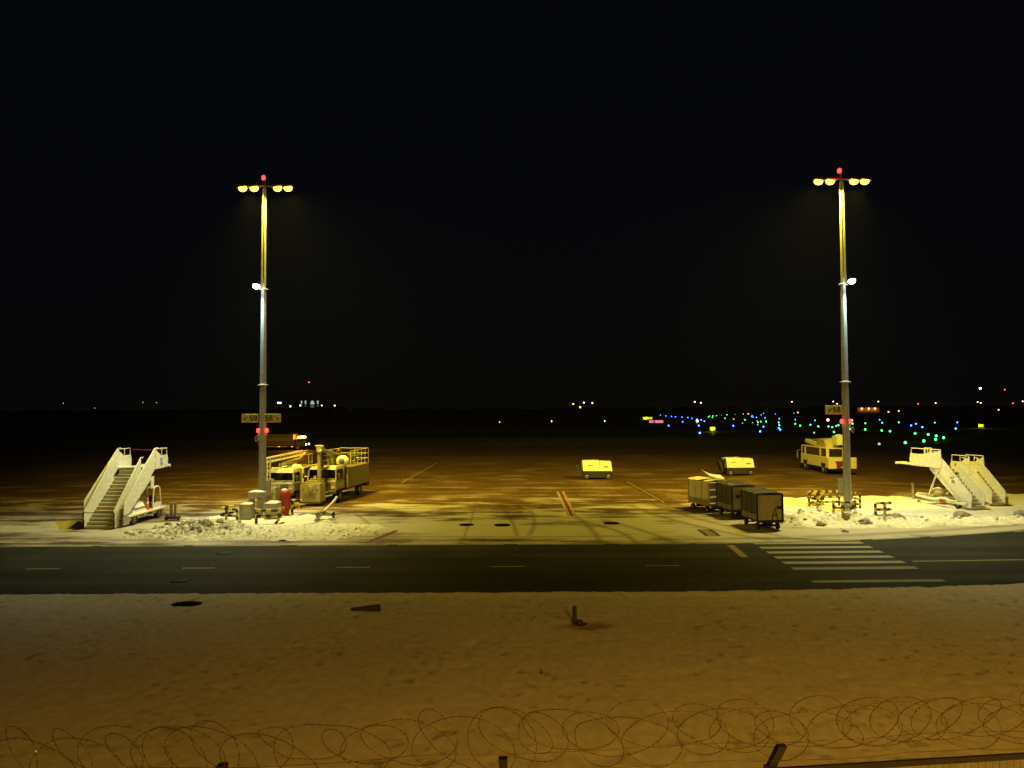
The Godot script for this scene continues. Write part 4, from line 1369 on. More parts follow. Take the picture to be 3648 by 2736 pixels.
	var c2: Node3D = make.call("dark grey covered baggage cart, middle of the row of three", V(14.35, 0, -43.0), 7.0, M.tarp_brown, M.tar, M.board, false)
	plate(c2, "black_plate", V(-0.35, 1.4, 0.03), V(0.3, 0.2, 0.03), M.tar, 0.02)
	cap_snow(c2, V(-0.35, 2.06, -1.2), V(0.55, 0.05, 2.1))
	for c in [c2, c3]:
		var db := MB.new()
		db.path([V(-0.3, 0.38, 0.0 if c == c2 else -2.35), V(0, 0.36, 0.7 if c == c2 else -2.9), V(0.3, 0.38, 0.0 if c == c2 else -2.35)], 0.035, 6)
		part(c, "coupling", db, M.tar)
	var c1: Node3D = make.call("white canvas baggage cart farthest from the road, a loose flap curling off its roof", V(13.62, 0, -45.75), 20.0, M.canvas, M.cream, M.canvas, true)
	for k in 4:
		var y: float = [0.62, 1.02, 1.5, 1.98][k]
		plate(c1, "shelf_edge", V(0, y, 0.0), V(1.4, 0.06, 0.06), M.white, 0.01)
		if k < 3:
			plate(c1, "shelf_panel", V(0, y + 0.22, -0.12), V(1.36, 0.36, 0.03), M.board)
	var fl := MB.new()
	for i in 10:
		var u0 := i / 10.0
		var u1 := (i + 1) / 10.0
		var p0 := V(lerpf(-0.55, 0.95, u0), 2.1 + 0.42 * pow(1.0 - u0, 2.2), -0.55)
		var p1 := V(lerpf(-0.55, 0.95, u1), 2.1 + 0.42 * pow(1.0 - u1, 2.2), -0.55)
		var bk := V(0.0, 0.2, -0.5)
		var up := V(0, 0.06, 0)
		fl.hexa([p0, p1, p1 + bk, p0 + bk, p0 + up, p1 + up, p1 + up + bk, p0 + up + bk])
	part(c1, "loose_flap", fl, M.white)

func striped(pts: Array, r: float, seg := 0.24, phase := 0) -> MB:
	# a bent tube in yellow and black bands
	var fine := []
	var cols := []
	var run := 0.0
	for i in pts.size() - 1:
		var a: Vector3 = pts[i]
		var b: Vector3 = pts[i + 1]
		var n := maxi(1, int(round(a.distance_to(b) / 0.06)))
		for k in n:
			fine.append(a.lerp(b, float(k) / n))
			cols.append(Color(0.62, 0.48, 0.03) if (int(run / seg) + phase) % 2 == 0 else Color(0.03, 0.025, 0.03))
			run += a.distance_to(b) / n
	fine.append(pts[-1])
	var m := MB.new()
	return m.path(fine, r, 8, false, cols)

func arc(c: Vector3, r: float, a0: float, a1: float, n: int, rz := -1.0) -> Array:
	var out := []
	for i in n + 1:
		var a := deg_to_rad(lerpf(a0, a1, float(i) / n))
		out.append(c + V(sin(a) * r, 0, cos(a) * (rz if rz > 0.0 else r)))
	return out

func build_barriers() -> void:
	var g := "yellow and black striped tube barriers"
	# left of the cabinets: two rails bent back at both ends
	var a := thing("striped_barrier", "low yellow and black barrier left of the grey cabinets", "barrier", V(-17.85, 0.0, -43.6), 0.0, g)
	for y in [0.72, 0.32]:
		part(a, "rail", striped([V(-0.15, y, -1.0), V(-0.42, y, -0.7), V(-0.62, y, -0.3), V(-0.5, y, 0.05), V(0.2, y, 0.3), V(0.55, y, 0.45)], 0.085, 0.3, 0 if y > 0.5 else 1), M.striped)
	part(a, "post", striped([V(0.55, 0.72, 0.45), V(0.66, 0.66, 0.5), V(0.7, 0.5, 0.52), V(0.7, 0.0, 0.52)], 0.085, 0.22, 1), M.striped)
	part(a, "post", striped([V(-0.12, 0.72, 0.18), V(-0.12, 0.0, 0.18)], 0.08, 0.25, 1), M.striped)
	# in front of the left mast
	var b := thing("striped_barrier", "yellow and black barrier in front of the left light mast and cabinets", "barrier", V(-14.85, 0.0, -41.75), 0.0, g)
	for y in [0.86, 0.5]:
		part(b, "rail", striped([V(-0.62, y, 0.0), V(0.35, y, -0.02), V(0.6, y, -0.12), V(0.72, y, -0.4), V(0.7, y, -0.9)], 0.1, 0.3, 0 if y > 0.6 else 1), M.striped)
	part(b, "post", striped([V(-0.62, 0.95, 0.0), V(-0.62, 0.0, 0.0)], 0.09, 0.26, 1), M.striped)
	part(b, "post", striped([V(0.66, 0.95, -0.2), V(0.66, 0.25, -0.2), V(0.5, 0.04, -0.1)], 0.085, 0.26, 0), M.striped)
	# behind the red cover
	var c := thing("striped_barrier", "short yellow and black barrier just right of the red cover", "barrier", V(-14.3, 0.0, -45.2), 0.0, g)
	part(c, "rail", striped([V(-0.7, 1.0, -0.3), V(-0.1, 1.0, 0.0), V(0.2, 1.0, 0.05), V(0.4, 0.95, -0.15), V(0.4, 0.95, -0.6)], 0.09, 0.3, 0), M.striped)
	part(c, "rail", striped([V(-0.7, 0.5, -0.3), V(-0.1, 0.5, 0.0), V(0.25, 0.5, 0.0), V(0.35, 0.5, -0.5)], 0.085, 0.3, 1), M.striped)
	part(c, "post", striped([V(-0.1, 1.02, 0.02), V(-0.1, 0.0, 0.02)], 0.1, 0.24, 1), M.striped)
	# the long one behind the right mast
	var d := thing("striped_barrier", "long three-rail yellow and black barrier behind the right light mast", "barrier", V(21.6, 0.0, -48.3), 0.0, g)
	for i in 3:
		var y: float = [1.02, 0.66, 0.3][i]
		part(d, "rail", striped([V(-0.3, y, 1.0), V(-0.72, y, 1.1), V(-1.05, y, 0.9), V(-1.12, y, 0.4), V(-0.9, y, 0.05), V(-0.4, y, -0.1), V(0.5, y, -0.1), V(1.5, y, -0.05), V(1.85, y, 0.2), V(1.95, y, 0.7), V(1.95, y, 1.5)], 0.075, 0.26, i % 2), M.striped)
	for p in [V(-0.75, 0, 1.08), V(0.05, 0, -0.1), V(1.25, 0, -0.07), V(1.95, 0, 1.45), V(-1.1, 0, 0.5)]:
		part(d, "post", striped([p + V(0, 1.08, 0), p], 0.08, 0.2, 1), M.striped)
	# the bowed one before the right mast
	var e := thing("striped_barrier", "bowed yellow and black barrier in front of the right light mast foot", "barrier", V(20.95, 0.0, -43.55), 0.0, g)
	for i in 3:
		var y: float = [1.0, 0.62, 0.2][i]
		part(e, "rail", striped(arc(V(0, y, -0.15), 0.68, -88, 88, 14, 0.55), 0.08, 0.24, i % 2), M.striped)
	for q in arc(V(0, 0, -0.15), 0.68, -88, 88, 3, 0.55):
		part(e, "post", striped([q + V(0, 1.06, 0), q], 0.08, 0.2, 0), M.striped)
	# the short one to the right
	var f := thing("striped_barrier", "short three-rail yellow and black barrier between right mast and towed stairs", "barrier", V(22.75, 0.0, -42.75), -8.0, g)
	for i in 3:
		var y: float = [1.0, 0.6, 0.22][i]
		part(f, "rail", striped([V(-0.28, y - (0.08 if i == 0 else 0.0), 0.0), V(-0.2, y, 0.0), V(0.3, y, -0.02), V(0.62, y, -0.12), V(0.66, y - 0.02, -0.5)], 0.08, 0.26, i % 2), M.striped)
	part(f, "post", striped([V(-0.3, 0.95, 0.0), V(-0.3, 0.0, 0.0)], 0.085, 0.22, 1), M.striped)
	part(f, "post", striped([V(0.25, 1.02, -0.02), V(0.25, 0.0, -0.02)], 0.085, 0.22, 0), M.striped)

func build_mast(label: String, at: Vector3, flip: float, sign_sides: Array) -> Node3D:
	var t := thing("floodlight_mast", label, "light mast", at, 0.0, "floodlit apron masts")
	var top := 22.0
	var shaft := MB.new()
	# eight-sided tapering pole in three lengths
	var rad := func(y: float) -> float: return lerpf(0.26, 0.165, y / 15.1) if y < 15.2 else lerpf(0.135, 0.10, (y - 15.1) / 6.9)
	var cuts := [0.0, 8.6, 15.1, top]
	for i in 3:
		var r0: float = rad.call(cuts[i] + (0.2 if i == 2 else 0.0))
		var r1: float = rad.call(cuts[i + 1])
		var lo := []
		var hi := []
		for k in 8:
			var an := TAU * (k + 0.5) / 8
			lo.append(V(cos(an) * r0, cuts[i], sin(an) * r0))
			hi.append(V(cos(an) * r1, cuts[i + 1], sin(an) * r1))
		for k in 8:
			shaft.quad(lo[k], lo[(k + 1) % 8], hi[(k + 1) % 8], hi[k], V(0, (cuts[i] + cuts[i + 1]) * 0.5, 0))
	part(t, "shaft", shaft, M.galv)
	for y in [8.6, 15.1]:
		var r: float = rad.call(y) + 0.03
		var cl := MB.new()
		cl.lathe([Vector2(r - 0.05, -0.08), Vector2(r, -0.06), Vector2(r, 0.06), Vector2(r - 0.05, 0.08)], V(0, y, 0), 8)
		cl.box(V(r + 0.06, y, 0.02), V(0.14, 0.05, 0.05), 0.01)
		cl.box(V(-r - 0.06, y, 0.02), V(0.14, 0.05, 0.05), 0.01)
		part(t, "collar", cl, M.galv)
	var foot := MB.new()
	foot.lathe([Vector2(0.0, 0.12), Vector2(0.42, 0.12), Vector2(0.42, 0.0)], Vector3.ZERO, 16)
	part(t, "foot_plate", foot, M.galv)
	var cable := MB.new()
	cable.tube(V(-0.12 * flip, 15.2, 0.19), V(-0.08 * flip, top, 0.16), 0.02, 0.02, 6)
	part(t, "cable_conduit", cable, M.galv)
	var arm := MB.new()
	arm.box(V(0, top + 0.22, -0.05), V(3.7, 0.1, 0.1), 0.02)
	arm.tube(V(0, top - 0.05, 0), V(0, top + 0.65, 0), 0.06, 0.05, 8)
	part(t, "cross_arm", arm, M.galv)
	for x in [-1.5, -0.72, 0.88, 1.6]:
		# a shallow housing with a domed glowing glass below, tipped away from the road
		var h := Node3D.new()
		var hs := MB.new()
		hs.hexa([V(-0.33, 0.03, 0.32), V(0.33, 0.03, 0.32), V(0.33, 0.03, -0.32), V(-0.33, 0.03, -0.32), V(-0.2, 0.2, 0.12), V(0.2, 0.2, 0.12), V(0.2, 0.2, -0.16), V(-0.2, 0.2, -0.16)])
		var ho := part(t, "floodlight", hs, M.galv)
		ho.position = V(x, top + 0.08, 0.02)
		ho.rotation = Vector3(0.12, 0, 0.16 * flip)
		h.free()
		var gl := MB.new()
		gl.lathe([Vector2(0.27, 0.0), Vector2(0.28, -0.1), Vector2(0.22, -0.2), Vector2(0.1, -0.26), Vector2(0.0, -0.27)], V(0, 0.02, 0), 16)
		part(ho, "lamp_glass", gl, M.glow_sodium)
		var wide := absf(x) < 1.0
		spot(ho, "lamp", V(0, -0.42, 0), V(-flip * 0.12, -1.0, -0.22) if wide else V(flip * 0.15, -1.0, -0.95), 74.0 if wide else 62.0, E_NEAR if wide else E_FAR, SODIUM, 0.18)
	# red lamps: one at the very top, two lower on the shaft
	var rl := MB.new()
	rl.lathe([Vector2(0.0, 0.3), Vector2(0.1, 0.25), Vector2(0.14, 0.12), Vector2(0.12, 0.0)], V(-0.08, top + 0.66, 0.0), 12)
	part(t, "obstruction_lamp", rl, M.glow_red)
	omni(t, "red_lamp", V(-0.08, top + 0.8, 0.0), 0.35, Color(1.0, 0.08, 0.03), 0.06)
	var lowy: float = 5.5 if flip > 0 else 5.95
	for s in [-1, 1]:
		var br := MB.new()
		br.path([V(s * 0.2, lowy - 0.35, 0.05), V(s * 0.28, lowy - 0.3, 0.05), V(s * 0.3, lowy - 0.1, 0.05)], 0.025, 6)
		part(t, "lamp_bracket", br, M.galv)
		var lo := MB.new()
		lo.lathe([Vector2(0.0, 0.22), Vector2(0.07, 0.19), Vector2(0.11, 0.08), Vector2(0.09, -0.06), Vector2(0.0, -0.08)], V(s * 0.3, lowy - 0.03, 0.05), 12)
		part(t, "obstruction_lamp", lo, M.glow_red)
		omni(t, "red_lamp", V(s * 0.3, lowy + 0.03, 0.05), 0.12, Color(1.0, 0.08, 0.03), 0.05)
	var lp := MB.new()
	var lq := []
	for i in 15:
		var an := TAU * i / 14.0
		lq.append(V(-flip * (0.36 + 0.11 * cos(an)), lowy - 0.52 + 0.15 * sin(an) + 0.04 * sin(an * 2.0), 0.12))
	lp.path(lq, 0.018, 5)
	lp.path([V(-flip * 0.1, lowy - 0.3, 0.24), V(-flip * 0.34, lowy - 0.62, 0.14)], 0.018, 5)
	part(t, "cable_loop", lp, M.cream)
	# the white floodlight
	var wl := Node3D.new()
	wl.free()
	var wh := MB.new()
	wh.box(V(0, 0.05, 0), V(0.42, 0.08, 0.34), 0.02)
	wh.box(V(flip * 0.16, 0.03, -0.42), V(0.06, 0.05, 0.5), 0.01)
	var wo := part(t, "white_floodlight", wh, M.galv)
	wo.position = V(-flip * 0.3, 15.25, 0.58)
	wo.rotation = Vector3(-0.28, 0, 0.0)
	var wg := MB.new()
	wg.lathe([Vector2(0.22, 0.0), Vector2(0.22, -0.08), Vector2(0.16, -0.17), Vector2(0.0, -0.21)], V(0, 0.01, 0), 14)
	part(wo, "lamp_glass", wg, M.glow_white)
	spot(wo, "lamp", V(0, -0.07, 0), V(-flip * 0.16, -1.0, -0.04), 55.0, E_WHITE, LEDWHITE, 0.12, 1.0)
	# a control box on the shaft
	var cb := MB.new()
	cb.box(V(0.36 if flip > 0 else -0.34, 1.72, -0.12), V(0.32, 0.95, 0.3), 0.02)
	part(t, "control_box", cb, M.cabinet)
	return t

func text_part(p: Node, called: String, txt: String, size: float, at: Vector3, m: Material) -> void:
	var f := SystemFont.new()
	f.font_names = PackedStringArray(["Droid Sans"])
	f.font_weight = 600
	var tm := TextMesh.new()
	tm.text = txt
	tm.font = f
	tm.font_size = 64
	tm.pixel_size = size / 64.0
	tm.depth = 0.006
	var o := part_mesh(p, called, tm, m)
	o.position = at

func stand_sign(label: String, at: Vector3, num: String, num_x: float, arrow_x: float, dir: float) -> void:
	var t := thing("stand_sign", label, "sign", at, 0.0, "yellow stand number signs")
	var b := MB.new()
	b.box(Vector3.ZERO, V(1.12, 0.58, 0.04), 0.008)
	part(t, "board", b, M.sign_yellow)
	text_part(t, "number", num, 0.50, V(num_x, 0.0, 0.026), M.black)
	var ar := MB.new()
	var xf := Transform3D(Basis(Vector3.BACK, deg_to_rad(-40.0 if dir > 0 else 220.0)), V(arrow_x, 0.0, 0.026))
	ar.prism([Vector2(-0.19, 0.022), Vector2(0.04, 0.022), Vector2(0.03, 0.09), Vector2(0.19, 0.0), Vector2(0.03, -0.09), Vector2(0.04, -0.022), Vector2(-0.19, -0.022)], -0.004, 0.004, xf)
	part(t, "arrow", ar, M.black)

func build_masts() -> void:
	build_mast("tall grey floodlight mast on the left, white lamp half way, four yellow lamps on top", V(-16.84, 0, -46.5), 1.0, [])
	build_mast("tall grey floodlight mast on the right, white lamp half way, four yellow lamps on top", V(22.1, 0, -45.6), -1.0, [])
	stand_sign("yellow sign reading 59 with arrow down left, on the left mast", V(-17.6, 6.36, -46.22), "59", 0.24, -0.3, -1.0)
	stand_sign("yellow sign reading 58 with arrow down right, on the left mast", V(-16.08, 6.36, -46.22), "58", -0.24, 0.3, 1.0)
	stand_sign("yellow sign reading 58 with arrow down left, on the right mast", V(21.28, 6.75, -45.55), "58", 0.2, -0.24, -1.0)

func build_cabinets() -> void:
	var g := "grey cabinets at the left mast foot"
	var a := thing("electric_cabinet", "grey electric cabinet at the left of the mast foot, snow on its lid", "cabinet", V(-16.8, 0, -43.75), 0.0, g)
	plate(a, "housing", V(0, 0.5, 0), V(0.74, 1.0, 0.7), M.cabinet, 0.02)
	plate(a, "door", V(0, 0.5, 0.355), V(0.66, 0.86, 0.015), M.cabinet, 0.005)
	plate(a, "handle", V(0.24, 0.55, 0.372), V(0.04, 0.14, 0.02), M.rim)
	cap_snow(a, V(0, 1.0, 0), V(0.78, 0.08, 0.74))
	var b := thing("electric_cabinet", "wide grey electric cabinet at the right of the mast foot beside the red cover", "cabinet", V(-15.23, 0, -43.95), 0.0, g)
	plate(b, "housing", V(0, 0.52, 0), V(0.76, 1.04, 1.0), M.cabinet, 0.02)
	plate(b, "door", V(0, 0.5, 0.505), V(0.68, 0.9, 0.015), M.cabinet, 0.005)
	plate(b, "handle", V(-0.24, 0.55, 0.522), V(0.04, 0.14, 0.02), M.rim)
	cap_snow(b, V(0, 1.04, 0), V(0.8, 0.09, 1.04))
	var c := thing("pillar_box", "grey box on two stout legs before the left mast, snow on top", "cabinet", V(-16.35, 0, -44.25), 0.0, g)
	plate(c, "box", V(0, 1.52, 0), V(1.0, 0.34, 0.5), M.cabinet, 0.02)
	plate(c, "leg", V(-0.34, 0.68, 0), V(0.3, 1.36, 0.3), M.cabinet, 0.02)
	plate(c, "leg", V(0.2, 0.68, 0.02), V(0.34, 1.36, 0.3), M.cabinet, 0.02)
	plate(c, "lower_box", V(0.3, 1.0, 0.2), V(0.26, 0.5, 0.14), M.cabinet, 0.01)
	cap_snow(c, V(0, 1.69, 0), V(1.04, 0.09, 0.54))
	# the red cover
	var r := thing("red_cover", "tall red tarpaulin-covered extinguisher with a snow cap, right of the cabinets", "covered extinguisher", V(-14.85, 0, -45.1))
	var m := MB.new()
	var rows := []
	var prof := [Vector2(0.26, 0.0), Vector2(0.29, 0.3), Vector2(0.31, 0.7), Vector2(0.35, 1.0), Vector2(0.36, 1.3), Vector2(0.34, 1.52), Vector2(0.25, 1.66), Vector2(0.12, 1.73), Vector2(0.0, 1.75)]
	for q in prof:
		var row := []
		for i in 28:
			var an := TAU * i / 28
			var fold: float = 1.0 + (0.05 * sin(an * 5.0 + q.y * 2.2) + 0.03 * sin(an * 9.0 - q.y * 3.0)) * (1.0 - q.y / 1.9)
			row.append(V(cos(an) * q.x * fold, q.y, sin(an) * q.x * fold))
		rows.append(row)
	for j in rows.size() - 1:
		for i in 28:
			m.quad(rows[j][i], rows[j][(i + 1) % 28], rows[j + 1][(i + 1) % 28], rows[j + 1][i], V(0, rows[j][i].y, 0), 1)
	part(r, "tarpaulin", m, M.red)
	var sc := MB.new()
	sc.ball(V(-0.02, 1.64, 0), V(0.23, 0.15, 0.23), 12, 6)
	part(r, "snow_cap", sc, M.snow)
	var strap := MB.new()
	strap.lathe([Vector2(0.31, -0.015), Vector2(0.33, 0.0), Vector2(0.31, 0.015)], V(0, 0.45, 0), 20)
	part(r, "strap", strap, M.red_dark)
	# the tow bar
	var t := thing("tow_bar", "white aircraft tow bar on two wheels, its arm raised, on the snow", "tow bar", V(-11.85, 0.05, -43.75), 0.0)
	var arm := MB.new()
	arm.path([V(-0.1, 0.42, 0.1), V(0.25, 0.85, -0.65), V(0.42, 1.12, -1.05)], 0.075, 8)
	arm.box(V(0.44, 1.18, -1.1), V(0.16, 0.14, 0.16), 0.03)
	part(t, "arm", arm, M.white)
	var head := MB.new()
	head.path([V(-0.1, 0.42, 0.1), V(-0.25, 0.2, 0.7), V(-0.32, 0.06, 1.25)], 0.05, 7)
	head.path([V(0.02, 0.42, 0.1), V(-0.14, 0.2, 0.72), V(-0.22, 0.06, 1.25)], 0.03, 6)
	head.box(V(-0.1, 0.4, 0.15), V(0.3, 0.26, 0.3), 0.04)
	head.ball(V(-0.36, 0.3, 0.4), V(0.16, 0.22, 0.2), 8, 6)
	part(t, "tow_head", head, M.rim)
	var ax := MB.new()
	ax.tube(V(-0.46, 0.2, 0.05), V(0.5, 0.2, -0.1), 0.03, 0.03, 6)
	ax.tube(V(-0.05, 0.42, 0.1), V(0.5, 0.2, -0.1), 0.03, 0.03, 6)
	part(t, "axle", ax, M.rim)
	wheel(t, V(-0.46, 0.2, 0.05), 0.2, 0.1, -1.0)
	wheel(t, V(0.5, 0.2, -0.1), 0.2, 0.1, 1.0)
	# the wheeled stand
	var s := thing("wheeled_stand", "brown two-post stand on small black wheels beside the stairs truck", "wheeled stand", V(-21.45, 0, -43.7), 0.0)
	for x in [-0.12, 0.14]:
		plate(s, "post", V(x, 0.62, 0), V(0.17, 0.95, 0.1), M.tan, 0.015)
	plate(s, "cross_bar", V(0.0, 1.08, 0), V(0.5, 0.05, 0.08), M.tan, 0.01)
	plate(s, "base", V(0.05, 0.16, 0), V(0.7, 0.14, 0.4), M.tar, 0.03)
	wheel(s, V(-0.36, 0.15, 0.1), 0.15, 0.1, -1.0)
	wheel(s, V(0.4, 0.11, 0.1), 0.11, 0.08, 1.0)
	var mk := thing("marker_post", "thin grey marker post in the snow left of the towed stairs", "marker post", V(29.9, 0.0, -51.6))
	plate(mk, "post", V(0, 0.55, 0), V(0.12, 1.3, 0.08), M.cabinet, 0.01)
	plate(mk, "cap", V(0, 1.22, 0), V(0.16, 0.06, 0.12), M.cabinet, 0.01)

# ------------------------------------------------------------------ foreground
func build_foreground() -> void:
	var p := lone("buried_pipe", MB.new().tube(V(-0.62, -0.05, -0.06), V(0.34, 0.1, 0.06), 0.12, 0.12, 14), M.rust_dark, "short dark pipe lying half buried in the snow field", "pipe", V(-4.9, 0.1, -23.75))
	var rim := MB.new()
	rim.lathe([Vector2(0.0, 0.005), Vector2(0.1, 0.005), Vector2(0.1, 0.02), Vector2(0.125, 0.02), Vector2(0.125, -0.03)], Vector3.ZERO, 14)
	var ro := part(p, "pipe_end", rim, M.rust_dark)
	ro.position = V(0.34, 0.1, 0.06)
	ro.rotation = Vector3(0.12, 0, -PI / 2 + 0.15)
	var st := thing("stub_post", "short dark stub post with a lump at its foot on bare brown ground", "stub post", V(1.97, 0.04, -22.25))
	var b := MB.new()
	b.lathe([Vector2(0.0, 0.6), Vector2(0.055, 0.6), Vector2(0.07, 0.58), Vector2(0.068, 0.0)], Vector3.ZERO, 12)
	part(st, "post", b, M.rust_dark)
	var lu := MB.new()
	var rng := RandomNumberGenerator.new()
	rng.seed = 5
	lu.ball(V(0.16, 0.08, 0.08), V(0.13, 0.12, 0.12), 9, 6, 0.15, rng)
	lu.box(V(0.3, 0.05, 0.05), V(0.2, 0.05, 0.08), 0.01, Basis(Vector3.UP, 0.4))
	part(st, "lump", lu, M.tar)
	var tw := MB.new()
	tw.path([V(0, 0, 0), V(0.01, 0.09, 0), V(-0.015, 0.17, 0.01)], 0.012, 5)
	tw.path([V(0.005, 0.05, 0), V(0.03, 0.1, 0.01)], 0.008, 5)
	lone("twig", tw, M.tar, "small dark twig sticking up from the snow field", "twig", V(0.72, 0.09, -18.0))
	var deb := MB.new()
	deb.ball(V(0, 0.03, 0), V(0.16, 0.07, 0.1), 9, 6, 0.2, rng)
	deb.ball(V(0.2, 0.02, 0.03), V(0.08, 0.05, 0.06), 8, 5, 0.2, rng)
	lone("ice_chunk", deb, M.rust_dark, "small dark ice chunk at the snow edge below the zebra crossing", "ice chunk", V(12.1, 0.12, -26.05))
	# a melted opening over the drain: a ragged dark disc just below the snow surface
	var dr := MB.new()
	var jag := fnl(61, 0.8, 3)
	for k in 40:
		var q := []
		for e in 2:
			var an := TAU * (k + e) / 40.0
			var r := 0.53 + 0.10 * jag.get_noise_2d(cos(an) * 2.0, sin(an) * 2.0)
			q.append(V(cos(an) * r, 0.0, sin(an) * r * 0.66))
		dr.tri(V(0, 0, 0), q[1], q[0])
		dr.quad(q[0], q[1], q[1] - V(0, 0.08, 0), q[0] - V(0, 0.08, 0), V(0, -0.04, 0))
	lone("drain_opening", dr, M.iron, "round dark drain opening melted into the snow field near the road", "drain", V(-11.58, 0.10, -24.62))

func build_fence() -> void:
	# a mesh fence with tilted arms, line wires and two coils of razor wire
	var t := thing("security_fence", "dark security fence topped with coils of razor wire in the foreground", "fence", V(0, 0, 0))
	var fz := func(x: float) -> float: return -8.56 - 0.102 * (x + 0.13)
	var xs := [-10.4, -6.9, -3.42, -0.13, 3.42, 6.86, 10.3]
	var lean := [0.03, 0.03, 0.05, 0.0, 0.17, 0.02, 0.05]
	for i in xs.size():
		var x: float = xs[i]
		var z: float = fz.call(x)
		var top: float = [2.8, 2.82, 2.83, 2.72, 2.68, 2.5, 2.6][i]
		var b := MB.new()
		b.box(V(x - lean[i] * 1.1, 1.22, z), V(0.09, 2.42, 0.07), 0.008)
		var k: float = lean[i]
		b.hexa([V(x - k * 1.1 - 0.048, 2.34, z + 0.04), V(x - k * 1.1 + 0.048, 2.34, z + 0.04), V(x - k * 1.1 + 0.048, 2.34, z - 0.04), V(x - k * 1.1 - 0.048, 2.34, z - 0.04), V(x - 0.055, top, z + 0.045), V(x + 0.055, top, z + 0.045), V(x + 0.055, top, z - 0.045), V(x - 0.055, top, z - 0.045)])
		part(t, "post", b, M.green_post if i == 5 else M.post)
	for y in [2.40, 0.3]:
		var r := MB.new()
		r.hexa([V(-10.5, y - 0.04, fz.call(-10.5) + 0.075), V(10.5, y - 0.04, fz.call(10.5) + 0.075), V(10.5, y - 0.04, fz.call(10.5) + 0.035), V(-10.5, y - 0.04, fz.call(-10.5) + 0.035), V(-10.5, y + 0.03, fz.call(-10.5) + 0.075), V(10.5, y + 0.03, fz.call(10.5) + 0.075), V(10.5, y + 0.03, fz.call(10.5) + 0.035), V(-10.5, y + 0.03, fz.call(-10.5) + 0.035)])
		part(t, "top_rail" if y > 1.0 else "bottom_rail", r, M.post)
	var net := MB.new()
	var x := -10.4
	while x < 10.4:
		net.tube(V(x, 0.3, fz.call(x)), V(x, 2.38, fz.call(x)), 0.0025, 0.0025, 3, false)
		x += 0.1
	for k in 9:
		net.tube(V(-10.4, 0.45 + 0.22 * k, fz.call(-10.4)), V(10.4, 0.45 + 0.22 * k, fz.call(10.4)), 0.0025, 0.0025, 3, false)
	var no := part(t, "mesh_panel", net, M.post)
	no.set_meta("kind", "stuff")
	var rng := RandomNumberGenerator.new()
	rng.seed = 11
	for k in 3:
		var y: float = [2.74, 2.56, 2.42][k]
		var pts := []
		for i in 44:
			var wx := -10.4 + 20.8 * i / 43.0
			pts.append(V(wx, y - 0.010 * wx + rng.randf_range(-0.012, 0.012) - 0.02 * sin(i * 0.9), fz.call(wx) + (0.05 if k == 1 else -0.05)))
		var w := MB.new()
		w.path(pts, 0.0035, 4)
		part(t, "line_wire", w, M.wire)
	for k in 2:
		var pts := []
		var barb := MB.new()
		var ang := 0.4 if k == 0 else 2.3
		var wx := -10.2
		var rr := 0.34
		var drift := fnl(50 + k, 0.35, 2)
		while wx < 10.2:
			var dirn := 1.0 if k == 0 else -1.0
			var r := rr + 0.10 * drift.get_noise_1d(wx * 2.0) + 0.05 * drift.get_noise_1d(wx * 9.0 + 50.0)
			var cy := 2.93 - 0.006 * wx + 0.16 * drift.get_noise_1d(wx * 1.3 + 90.0)
			var c := V(wx, cy, fz.call(wx))
			var tilt := 0.75 * drift.get_noise_1d(wx * 0.8 + 300.0)
			var loop := V(cos(ang) * (r * 0.9 + 0.15), sin(ang) * r, 0.16 * sin(ang + 0.7)).rotated(Vector3.BACK, tilt)
			pts.append(c + loop + V(0.13 * drift.get_noise_1d(wx * 4.0), 0.05 * drift.get_noise_1d(wx * 7.0 + 11.0), -0.06 * dirn))
			ang += 0.16 * dirn
			wx += 0.0165 * (1.0 + 0.55 * drift.get_noise_1d(wx * 1.7 + 20.0))
		var w := MB.new()
		w.path(pts, 0.0038, 4)
		var co := part(t, "razor_coil", w, M.wire)
		for i in range(0, pts.size() - 1, 1):
			var p: Vector3 = pts[i]
			var d: Vector3 = (pts[i + 1] - p).normalized()
			var u := d.cross(V(0.3, 0.8, 0.5)).normalized()
			if i % 2 == 0:
				u = u.rotated(d, 1.3)
			var a := p + u * 0.011
			var e := p - u * 0.011
			barb.tri(a, p + d * 0.016, e)
			barb.tri(a, e, p - d * 0.016)
		var bo := part(co, "barb", barb, M.blade)
		bo.set_meta("kind", "stuff")

func build_terminal() -> void:
	# the building the picture is taken from: its wall and the sodium lamps under its eaves
	var t := thing("terminal_building", "pale terminal wall with sodium lamps behind the viewpoint", "building", V(0, 0, 2.2))
	plate(t, "wall", V(0, 5.5, 1.0), V(70, 11, 1.0), M.cream)
	plate(t, "eaves", V(0, 10.95, 0.2), V(70, 0.25, 1.4), M.cabinet)
	for x in [-16.0, 5.0, 20.0]:
		var h := MB.new()
		h.box(V(x, 10.55, 0.05), V(0.5, 0.14, 0.4), 0.02)
		h.box(V(x, 10.72, 0.2), V(0.1, 0.24, 0.1), 0.01)
		var ho := part(t, "wall_lamp", h, M.galv)
		var g := MB.new()
		g.lathe([Vector2(0.16, 0.0), Vector2(0.15, -0.07), Vector2(0.08, -0.12), Vector2(0.0, -0.13)], V(x, 10.47, 0.05), 12)
		part(ho, "lamp_glass", g, M.glow_wall)
		spot(ho, "lamp", V(x, 10.42, 0.05), V(0.0, -1.0, -0.9), 75.0, E_WALL * (0.45 if x < -10.0 else 2.05), lin(1.0, 0.48, 0.035), 0.12)

# ------------------------------------------------------------------ far airfield
func ordinal(i: int, n: int) -> String:
	var w := ["leftmost", "second from left", "third from left", "fourth from left", "fifth from left", "sixth from left", "seventh from left"]
	var e := ["rightmost", "second from right", "third from right", "fourth from right", "fifth from right", "sixth from right", "seventh from right"]
	return w[i] if i < (n + 1) / 2 else e[n - 1 - i]

